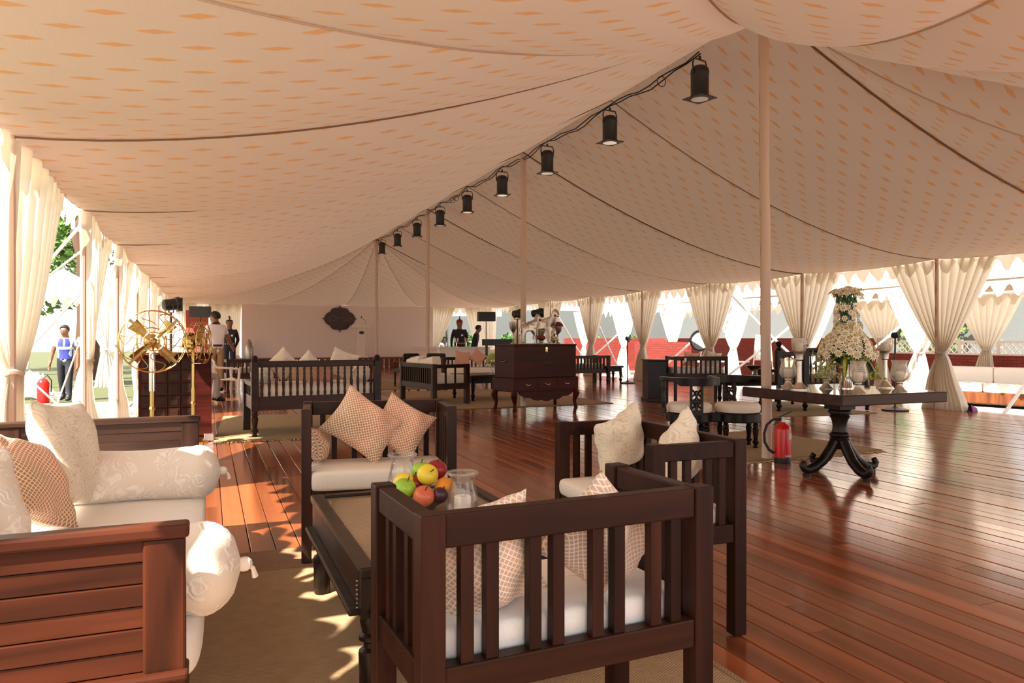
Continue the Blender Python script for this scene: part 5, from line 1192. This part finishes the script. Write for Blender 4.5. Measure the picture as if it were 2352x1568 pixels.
person('person in dark blue clothes bending behind the far guard', (7.75, 22.1, 0), R(60), 1.55, 'navy', 'darkgrey', 'long', lean=.25, extra=D(stride=.1))
person('man in a bright blue waistcoat looking down, outside on the lawn at the left', (-3.0, 19.35, -.27), R(-12), 1.70, 'ltblue', 'darkgrey', 'short',
       arms=({'el': (.08, .03, -.27), 'wr': (.0, -.04, -.25)}, {'el': (-.10, .02, -.27), 'wr': (-.04, -.04, -.25)}), head=(0, -.03), vest='blue', extra=D(stride=.12))
plastic_chair('white plastic garden chair mostly hidden behind the cabinet, a person sitting on it', (-.33, 14.0, 0), R(-75))
person('seated person in a printed shirt and grey trousers, mostly hidden behind the cabinet', (-.30, 14.0, .02), R(105), 1.66, 'check', 'greytr', 'short', sit=True)

# ------------------------------------------------------------------ outside, left: ropes, small canopy, trees
def rope(label, pts, r=.012, group=None, knots=()):
    t = thing('guy_rope', label, 'rope', pts[0], 0, group); o = Vector(pts[0]); m = MB(); m.tube([tuple(Vector(p) - o) for p in pts], r, 6); m.build('rope', 'rope', t)
    for k in knots:
        m = MB(); c = Vector(k) - o
        for q in range(4): m.ball((c.x + .02 * math.sin(q * 2), c.y + .02 * math.cos(q * 2.4), c.z + .03 * (q - 1.5)), (.035, .035, .03), 7, 5)
        m.tube([tuple(c), (c.x + .04, c.y, c.z - .12), (c.x + .02, c.y + .03, c.z - .2)], .012, 5); m.build('knot', 'rope', t)
    return t
GR = 'white guy ropes at the left side'
rope('guy rope falling from the near left eave past the man in the waistcoat', [(XL, 8.5, 2.3), (-2.5, 9.3, .75), (-3.3, 9.8, -.25)], .016, GR, [(-2.5, 9.3, .75)])
rope('guy rope rising to the third left pole, crossing in front of the waistcoat', [(-2.9, 8.9, -.25), (-2.1, 10.4, .9), (XL, 11.5, 2.3)], .016, GR, [(-2.05, 10.5, .98)])
rope('guy rope falling to the right from the second left pole, ending at the paving', [(-3.0, 11.0, 1.6), (-2.3, 11.2, .8), (-1.45, 11.4, -.18)], .014, GR)
rope('guy rope low to the ground beside the heap of canvas', [(-2.6, 9.0, .55), (-1.9, 9.5, .15), (-1.38, 9.9, -.2)], .014, GR, [(-2.55, 9.05, .5)])
rope('second low guy rope beside the heap of canvas', [(-2.66, 9.1, .55), (-1.95, 9.6, .13), (-1.42, 10.05, -.2)], .012, GR)
rope('guy rope high up, running to the tree from the left eave', [(XL, 9.9, 2.35), (-2.2, 11.6, 1.8), (-4.0, 14.5, 1.1)], .015, GR)
rope('guy rope seen beyond the second left drape', [(XL, 11.5, 2.2), (-1.8, 12.6, 1.0), (-2.3, 13.4, -.2)], .014, GR, [(-1.75, 12.5, 1.1)])
t = thing('canvas_heap', 'heap of white canvas and coiled rope on the lawn behind the red cylinder', 'heap', (-3.7, 20.4, -.27))
m = MB(); m.grid(16, 16, lambda u, v: (((u - .5) * 1.1, (v - .5) * .9, max(0, .62 * math.exp(-((u - .4) ** 2 + (v - .5) ** 2) * 9) * (1 + .3 * math.sin(u * 21 + v * 9) * math.cos(v * 17)))), (u, v))); m.build('canvas', 'drapew', t, smooth=80)
for j in range(3):
    m = MB(); m.tube([(.2 + .2 * j + .16 * math.cos(a * .5), -.35 + .1 * j + .16 * math.sin(a * .5), .05 + .004 * a) for a in range(28)], .02, 6); m.build('rope_coil', 'rope', t)
t = thing('fire_bucket', 'red cylinder standing on the grass beside the man in the waistcoat', 'bucket', (-3.33, 18.75, -.27))
m = MB(); m.lathe([(.11, 0), (.12, .01), (.12, .45), (.08, .52), (.04, .55)], 16); m.build('cylinder', 'redp', t)
m = MB(); m.tube([(0, 0, .55), (.08, 0, .62), (.16, 0, .5), (.15, 0, .25)], .014, 6); m.build('hose', 'rubber', t)
# small white canopy beyond the lawn
t = thing('canopy_tent', 'small square white canopy with a fringed valance, beyond the man in the waistcoat', 'tent', (-4.0, 25.5, -.27)); w = 1.25; z = 2.75
for sx in (-1, 1):
    for sy in (-1, 1):
        m = MB(); m.tube([(sx * w, sy * w, 0), (sx * w, sy * w, z)], .03, 8); m.build('pole', 'wpaint', t)
m = MB(); m.add([(-w, -w, z), (w, -w, z), (w, w, z), (-w, w, z), (0, 0, z + .75)], [(0, 1, 4), (1, 2, 4), (2, 3, 4), (3, 0, 4)]); m.build('roof', 'drapew', t, smooth=0)
for a, b in (((-w, -w), (w, -w)), ((w, -w), (w, w)), ((w, w), (-w, w)), ((-w, w), (-w, -w))): valance((a[0], a[1], 0), (b[0], b[1], 0), z, 'drapew', t, 8, .34, 0)
drape('drape', 'white drape gathered on the front right pole of the small canopy', 'canopy drapes', (-4.0 + w, 25.5 - w, -.27), 0, .75, .1, z - .05, 1.1, 0, 'drapew', seed=71, n=6)
drape('drape', 'white drape gathered on the front left pole of the small canopy', 'canopy drapes', (-4.0 - w, 25.5 - w, -.27), 0, .1, .9, z - .05, 1.1, 0, 'drapew', seed=72, n=6)
def tree(label, loc, trunk, crown, n=1500, leaf=.12, seed=0, mat='foliage', group='trees outside', dark=0):
    t = thing('tree', label, 'tree', loc, 0, group); r = random.Random(seed)
    m = MB(); m.tube([p for p, _ in trunk], [q for _, q in trunk], 10)
    m.build('trunk', 'bark', t, smooth=60); m = MB()
    for (cx, cy, cz, rx, ry, rz) in crown:
        for i in range(n):
            d = Vector((r.gauss(0, 1), r.gauss(0, 1), r.gauss(0, 1))).normalized() * (r.random() ** .4)
            m.T = Matrix.Translation((cx + d.x * rx, cy + d.y * ry, cz + d.z * rz)) @ Euler((r.random() * 6, r.random() * 6, r.random() * 6)).to_matrix().to_4x4(); s = leaf * r.uniform(.6, 1.3)
            m.add([(0, -s, 0), (s * .45, 0, s * .1), (0, s, 0), (-s * .45, 0, s * .1)], [(0, 1, 2, 3)])
    o = m.build('foliage', mat, t, smooth=0); o['kind'] = 'stuff'; return t
tree('tree with a bent dark trunk, standing behind the second left drape', (-3.9, 29.0, -.27), [((0, 0, 0), .42), ((.1, 0, 2), .36), ((.05, 0, 4.2), .32), ((-.15, 0, 5.0), .32), ((.15, 0, 5.7), .3), ((1.1, 0, 6.0), .26), ((2.0, .4, 6.6), .2)], [(-2.2, 4, 4.2, 2.2, 2, 1.9), (-.4, 5, 5.6, 2.4, 2, 1.2), (1, 3, 8, 3, 2, 1.2)], 1600, .16, 3)
tree('bushy tree at the left beyond the small canopy', (-8.5, 38.0, -.27), [((0, 0, 0), .3), ((0, 0, 3), .22)], [(0, 0, 5, 3.0, 3, 2.6), (2.6, 2, 8.2, 2.4, 2, 1.6)], 1700, .2, 4)
tree('dark clipped hedge tree behind the grey wall at the far right', (15.5, 40.5, -.27), [((0, 0, 0), .3), ((0, 0, 3), .2)], [(0, 0, 4.6, 3.5, 1.8, 1.4), (-5, 0, 4.2, 3.0, 1.8, 1.0)], 1800, .2, 6)
tree('leafy tree behind the outer tent at the right', (24.5, 19.5, -.27), [((0, 0, 0), .25), ((0, 0, 2.5), .18)], [(0, 0, 2.6, 1.6, 1.6, 1.9)], 1600, .14, 7)
m = MB(); m.box(-14, -6.8, 33, 33.3, -.27, 1.9); o = m.build('wall_garden', 'grey', smooth=0); struct(o)

# ------------------------------------------------------------------ outside, right: outer tent row, red wall, lounge
ot = thing('outer_tent', 'second long tent with white valance standing beyond the right-hand drapes', 'tent', (0, 0, 0))
X1, X2 = 13.4, 17.1; YO = [5.0 + 2.9 * k for k in range(0, 8)]
for k in range(7):
    y0, y1 = YO[k], YO[k + 1]; XM = (X1 + X2) / 2
    m = MB(); m.grid(8, 8, lambda u, v: ((lerp(X1, X2, u), lerp(y0, y1, v), 2.25 + 1.0 * (1 - abs(2 * u - 1)) ** 1.3 - .1 * math.sin(PI * v) * math.sin(PI * u)), (u * 4 + 40, v * 3 + 40))); m.build('roof_panel', 'roof', ot, smooth=80)
    valance((X1, y0, 0), (X1, y1, 0), 2.26, 'drapew', ot, 8, .30); valance((X2, y0, 0), (X2, y1, 0), 2.26, 'drape', ot, 8, .30)
for y in YO:
    for x in (X1, X2):
        m = MB(); m.tube([(x, y, -.27), (x, y, 2.25)], .035, 8); m.build('pole', 'polewrap', ot)
WL = ['first sunlit white drape of the outer tent, at the far right edge', 'sunlit white drape of the outer tent left of the purple shoe', 'second sunlit white drape of the outer tent, behind the flower table', 'sunlit white drape of the outer tent behind the settee finials', 'sunlit white drape of the outer tent beside the white easel board',
      'sunlit white drape of the outer tent left of the outdoor fan', 'sunlit white drape of the outer tent behind the slim floor fan', 'farthest sunlit white drape of the outer tent']
for k, y in enumerate(YO):
    drape('drape', WL[k], 'sunlit drapes of the outer tent', (X1, y, -.26), H2, .8, .85, 2.45, 1.12, 0, 'drapew', seed=90 + k, n=8, bot=(.4, .4))
TLb = ['tan drape on the far side of the outer tent, behind the outdoor sofa', 'tan drape on the far side of the outer tent, right of the flowers', 'tan drape on the far side of the outer tent, left of the flowers', 'tan drape behind the easel board', 'tan drape above the red wall by the outdoor fan']
for k, y in enumerate(YO[0:5]):
    drape('drape', TLb[k], 'shaded drapes of the outer tent', (X2, y + 1.2, -.26), H2, .9, .9, 2.45, 1.15, 0, 'drape', seed=110 + k, n=8)
def wallbox(name, x0, x1, y0, y1, z0, z1, mat):
    m = MB(); m.box(x0, x1, y0, y1, z0, z1); 
    for i, (a, b, c) in enumerate(m.v): m.uv[i] = (a + b, c)
    return struct(m.build(name, mat, smooth=0))
wallbox('wall_red_far', 17.5, 17.7, 15.2, 28, -.27, 1.16, 'redw'); wallbox('wall_red_near', 17.5, 17.7, 4, 15.2, -.27, .74, 'redw'); wallbox('wall_red_end', 13.9, 17.7, 28, 28.2, -.27, 1.16, 'redw')
wallbox('wall_red_side', 12.6, 12.75, 17.6, 20.4, -.27, 1.05, 'redw')
t = thing('lattice_fence', 'white diamond lattice fence standing on the near red wall', 'fence', (17.58, 0, .74))
for z0, z1 in ((0, .04), (.30, .36)):
    m = MB(); m.box(-.04, .04, 4, 15.2, z0, z1); m.build('rail', 'wpaint', t, smooth=0)
for y in range(4, 16):
    m = MB(); m.box(-.05, .05, y - .04, y + .04, 0, .38); m.build('post', 'wpaint', t, smooth=0)
m = MB()
for i in range(66):
    y = 4 + .17 * i
    for s in (-1, 1): m.bar((s * .008, y, .03), (s * .008, y + s * .28, .31), .012, .035, (1, 0, 0))
o = m.build('lattice', 'wpaint', t, smooth=0); o['kind'] = 'stuff'
# long outdoor sofa
t = thing('outdoor_sofa', 'long low outdoor sofa with thick white cushions on a wooden base', 'sofa', (15.3, 9.6, -.26), R(-90 + 14))
m = MB(); m.box(-1.9, 1.9, -.4, .45, .08, .30); m.build('base', 'stage', t, smooth=0, bevel=.01)
for k in range(4):
    m = MB(); x = -1.85 + .93 * k; seat_pad(m, x, x + .91, -.38, .3, .30, .48); m.build('seat_cushion', 'white', t, smooth=60)
    m = MB(); seat_pad(m, x, x + .91, .16, .44, .46, .80); m.build('back_cushion', 'white', t, smooth=60)
for sx in (-1, 1):
    m = MB(); m.lathe(turned(.04, .09), 8, (sx * 1.8, -.35, 0)); m.build('foot', 'black', t)
t = thing('shoe', 'purple and black shoe lying at the edge of the wooden floor', 'shoe', (11.12, 8.02, .002), R(20))
m = MB(); m.grid(12, 8, lambda u, v: ((lerp(-.13, .13, u), .048 * math.cos(PI * v) * (1 - .3 * abs(2 * u - 1) ** 3), .012 + math.sin(PI * v) * lerp(.10, .045, u)), (u, v))); m.build('upper', 'purple', t, smooth=80)
m = MB(); m.prism([(-.135, -.045), (.08, -.05), (.135, -.02), (.135, .02), (.08, .05), (-.135, .045)], 0, .02); m.build('sole', 'blackp', t)
# easel with a white board, standing outside
t = thing('easel', 'white board on a wooden easel, outside behind the wrapped pole', 'easel', (12.35, 14.2, -.26), R(-38))
m = MB(); m.box(-.17, .17, -.02, .0, .92, 1.5); m.build('board', 'wpaint', t, smooth=0)
for a, b in (((-.16, -.03, 1.45), (-.28, -.08, 0)), ((.16, -.03, 1.45), (.28, -.08, 0)), ((0, .02, 1.45), (0, .4, 0))):
    m = MB(); m.bar(a, b, .03, .03); m.build('easel_leg', 'cream', t, smooth=0)
m = MB(); m.bar((-.22, -.05, .9), (.22, -.05, .9), .04, .03); m.build('ledge', 'cream', t, smooth=0)
# outdoor fan
t = thing('outdoor_fan', 'round dark caged fan on a white stand outside, above the bench', 'fan', (12.1, 16.3, -.26), R(120))
m = MB(); m.lathe([(.2, 0), (.2, .02), (.03, .06)], 16); m.tube([(0, 0, .04), (0, 0, 1.05)], .025, 8); m.build('stand', 'wpaint', t)
m = MB(); m.lathe([(.29, -.03), (.3, 0), (.29, .05), (.26, .055), (.25, -.03)], 24, (0, 0, 1.36), Matrix.Rotation(R(-82), 4, 'X')); m.build('ring', 'blackm', t)
m = MB(); m.lathe([(.255, -.01), (.255, .0), (.05, .02), (.01, .02)], 20, (0, 0, 1.36), Matrix.Rotation(R(-82), 4, 'X')); m.build('mesh_guard', 'greytr', t)
m = MB(); m.bar((0, 0, 1.02), (0, .0, 1.1), .06, .05); m.build('bracket', 'wpaint', t, smooth=0)
def bistro_chair(label, loc, rz):
    t = thing('bistro_chair', label, 'chair', loc, rz, 'round-backed outdoor chairs')
    m = MB(); m.lathe([(.2, .42), (.22, .44), (.22, .47), (.18, .49), (.01, .495)], 18); m.build('seat', 'cream', t)
    m = MB(); m.prism([(.2 * math.cos(a * PI / 10), .26 * math.sin(a * PI / 10)) for a in range(11)], -.02, .02, Matrix.Translation((0, .2, .64)) @ Matrix.Rotation(R(90), 4, 'X')); m.build('backrest', 'cream', t, smooth=40)
    for s in (-1, 1):
        m = MB(); m.tube([(s * .17, -.15, 0), (s * .15, -.12, .43)], .013, 6); m.build('leg', 'wpaint', t)
        m = MB(); m.tube([(s * .17, .22, 0), (s * .15, .18, .43), (s * .17, .2, .72)], .013, 6); m.build('leg', 'wpaint', t)
    return t
def bistro_table(label, loc):
    t = thing('bistro_table', label, 'table', loc, 0, 'round outdoor tables')
    m = MB(); m.lathe([(.42, .70), (.43, .71), (.43, .73), (.01, .735)], 24); m.build('tabletop', 'wpaint', t)
    m = MB(); m.tube([(0, 0, .02), (0, 0, .7)], .03, 10); m.lathe([(.25, 0), (.25, .02), (.03, .04)], 18); m.build('pedestal', 'wpaint', t); return t
bistro_table('round white outdoor table left of the outdoor fan, by the red wall', (13.55, 18.6, -.26)); bistro_table('round white outdoor table right of the outdoor fan, by the red wall', (14.6, 18.0, -.26))
for lab, x, y, a in (('cream outdoor chair at the left round table', 13.7, 19.5, 10), ('cream outdoor chair at the right round table', 14.75, 18.9, 0), ('cream outdoor chair beside the easel board', 14.35, 15.4, -20), ('cream outdoor chair behind the pewter bowl', 13.3, 13.2, -40)): bistro_chair(lab, (x, y, -.26), R(a))
GR = 'white guy ropes at the right side'
for lab, a, b in (('guy rope slanting down to the floor edge, in front of the outdoor sofa', (X1, 7.5, 2.2), (11.45, 7.9, -.25)), ('guy rope slanting away from the third right drape, crossing the outdoor sofa', (XR, 6.2, 2.3), (13.0, 7.9, -.25)),
                  ('guy rope behind the flower table, rising to the right', (XR + .1, 11.0, .2), (X1, 10.2, 2.2)), ('guy rope crossing behind the wrapped pole, rising to the right', (XR + .2, 14.2, .2), (X1, 13.2, 2.2)), ('guy rope crossing behind the wrapped pole, falling to the right', (XR, 13.9, 2.3), (X1 - .2, 13.2, .1)),
                  ('guy rope in the opening left of the outdoor fan', (XR + .2, 17.2, .1), (X1, 16.6, 2.2)), ('guy rope left of the slim floor fan, falling to the right', (XR, 20.6, 2.4), (12.4, 20.7, -.2)), ('guy rope left of the slim floor fan, rising to the right', (XR + .3, 21.6, .2), (X1, 21.0, 2.2)), ('guy rope left of the far drapes above the chest', (XR, 23.2, 2.3), (13.0, 23.8, -.2))):
    mid = tuple(lerp(p, q, .5) - (.05 if i == 2 else 0) for i, (p, q) in enumerate(zip(a, b))); rope(lab, [a, mid, b], .028, GR)

# ------------------------------------------------------------------ far background
wallbox('wall_grey_far', 6, 36, 38.5, 38.8, -.27, 2.75, 'grey'); wallbox('wall_grey_right', 26, 26.3, 2, 38, -.27, 2.6, 'grey')
m = MB(); m.box(9.2, 13.0, 33.0, 33.1, 2.2, 2.5); struct(m.build('trim_far_beam', 'cream', smooth=0))
def shrub(label, x, y, s, seed):
    t = thing('potted_shrub', label, 'plant', (x, y, -.27), 0, 'shrubs along the grey wall'); r = random.Random(seed)
    m = MB(); m.lathe([(.25, 0), (.32, .5), (.34, .52), (.28, .52)], 14); m.build('pot', 'terr', t)
    m = MB()
    for i in range(420):
        d = Vector((r.gauss(0, 1), r.gauss(0, 1), r.gauss(0, 1))).normalized() * (r.random() ** .4) * s; m.T = Matrix.Translation((d.x, d.y, 1.15 + d.z * .8)) @ Euler((r.random() * 6, r.random() * 6, 0)).to_matrix().to_4x4()
        m.add([(0, -.16, 0), (.05, 0, 0), (0, .16, 0), (-.05, 0, 0)], [(0, 1, 2, 3)])
    o = m.build('leaves', 'leaf', t, smooth=0); o['kind'] = 'stuff'
for i, (lab, x, y) in enumerate((('green shrub left of the horse statues, against the grey wall', 12.4, 36.5), ('green shrub behind the shorter horse statue', 15.0, 36.6), ('green shrub beneath the red flower goblet', 19.6, 36.4), ('green shrub right of the red flower goblet', 22.0, 36.6))): shrub(lab, x, y, .75, i)
# black vintage car outside the far opening
t = thing('vintage_car', 'black vintage car outside the far opening, behind the guard', 'car', (9.4, 32.6, -.27), R(-20))
m = MB(); m.box(-.75, .75, -1.9, 1.2, .55, 1.15); m.build('body', 'carp', t, smooth=0, bevel=.1)
m = MB(); m.box(-.7, .7, -.2, 1.5, 1.1, 2.1); m.build('cabin', 'carp', t, smooth=0, bevel=.08)
m = MB(); m.box(-.66, .66, -.26, -.18, 1.5, 1.98); m.build('windscreen', 'chrome', t, smooth=0)
m = MB(); m.box(-.35, .35, -1.98, -1.88, .6, 1.2); m.build('radiator', 'chrome', t, smooth=0, bevel=.03)
for s in (-1, 1):
    m = MB(); m.ball((s * .55, -1.95, 1.1), .14, 10, 8); m.build('headlamp', 'chrome', t)
    for y in (-1.5, 1.0):
        m = MB(); m.lathe([(.3, -.08), (.38, -.08), (.38, .08), (.3, .08)], 18, (s * .8, y, .38), Matrix.Rotation(R(90), 4, 'Y')); m.build('wheel', 'rubber', t)
        m = MB(); m.tube([(s * .8, y - .5, .45), (s * .8, y - .3, .8), (s * .8, y, .9), (s * .8, y + .35, .75), (s * .8, y + .6, .5)], .12, 8, flat=.35); m.build('mudguard', 'carp', t)
t = thing('console_table', 'white table with chalice ornaments in front of the far guard', 'table', (6.9, 20.6, 0), R(-8))
m = MB(); m.box(-.75, .75, -.3, .3, .86, .9); m.build('tabletop', 'white', t, smooth=0, bevel=.006)
m = MB(); m.box(-.73, .73, -.28, .28, .02, .86); m.build('skirt', 'white', t, smooth=0)
for i, x in enumerate((-.5, -.2, .1)):
    q = thing('silver_cup', ['left silver cup on the white table', 'middle silver cup on the white table', 'right silver cup on the white table'][i], 'cup', (6.9 + x * .99, 20.6 - x * .14, .901), 0, 'silver cups on the white table')
    m = MB(); m.lathe([(.06, 0), (.05, .015), (.014, .04), (.014, .12), (.05, .16), (.065, .26), (.06, .26), (.045, .17), (.01, .15)], 14); m.build('cup', 'chrome', q)
t = thing('display_screen', 'flat black panel on legs left of the chest, below the loudspeaker', 'screen', (7.2, 18.6, 0), R(-8))
m = MB(); m.box(-.42, .42, -.03, .03, .96, 1.13); m.build('panel', 'blackp', t, smooth=0, bevel=.005)
for s in (-1, 1):
    m = MB(); m.box(s * .3 - .03, s * .3 + .03, -.03, .03, 0, .96); m.build('leg', 'blackp', t, smooth=0)
t = thing('water_jar', 'small ribbed metal jar standing on the stage edge at the left', 'jar', (1.35, 28.3, .421))
m = MB(); m.lathe([(.14, 0), (.15, .1), (.15, .4), (.1, .5), (.11, .55), (.05, .66), (.02, .7)], 14); m.build('jar', 'pewter', t)
t = thing('banner_board', 'red banner board standing near the far left corner', 'board', (-.35, 27.0, 0), R(-6))
m = MB(); m.box(-.35, .35, -.02, .02, .3, 2.1); m.build('panel', 'banner', t, smooth=0)
for s in (-1, 1):
    m = MB(); m.box(s * .3 - .02, s * .3 + .02, -.15, .15, 0, .3); m.build('foot', 'blackm', t, smooth=0)
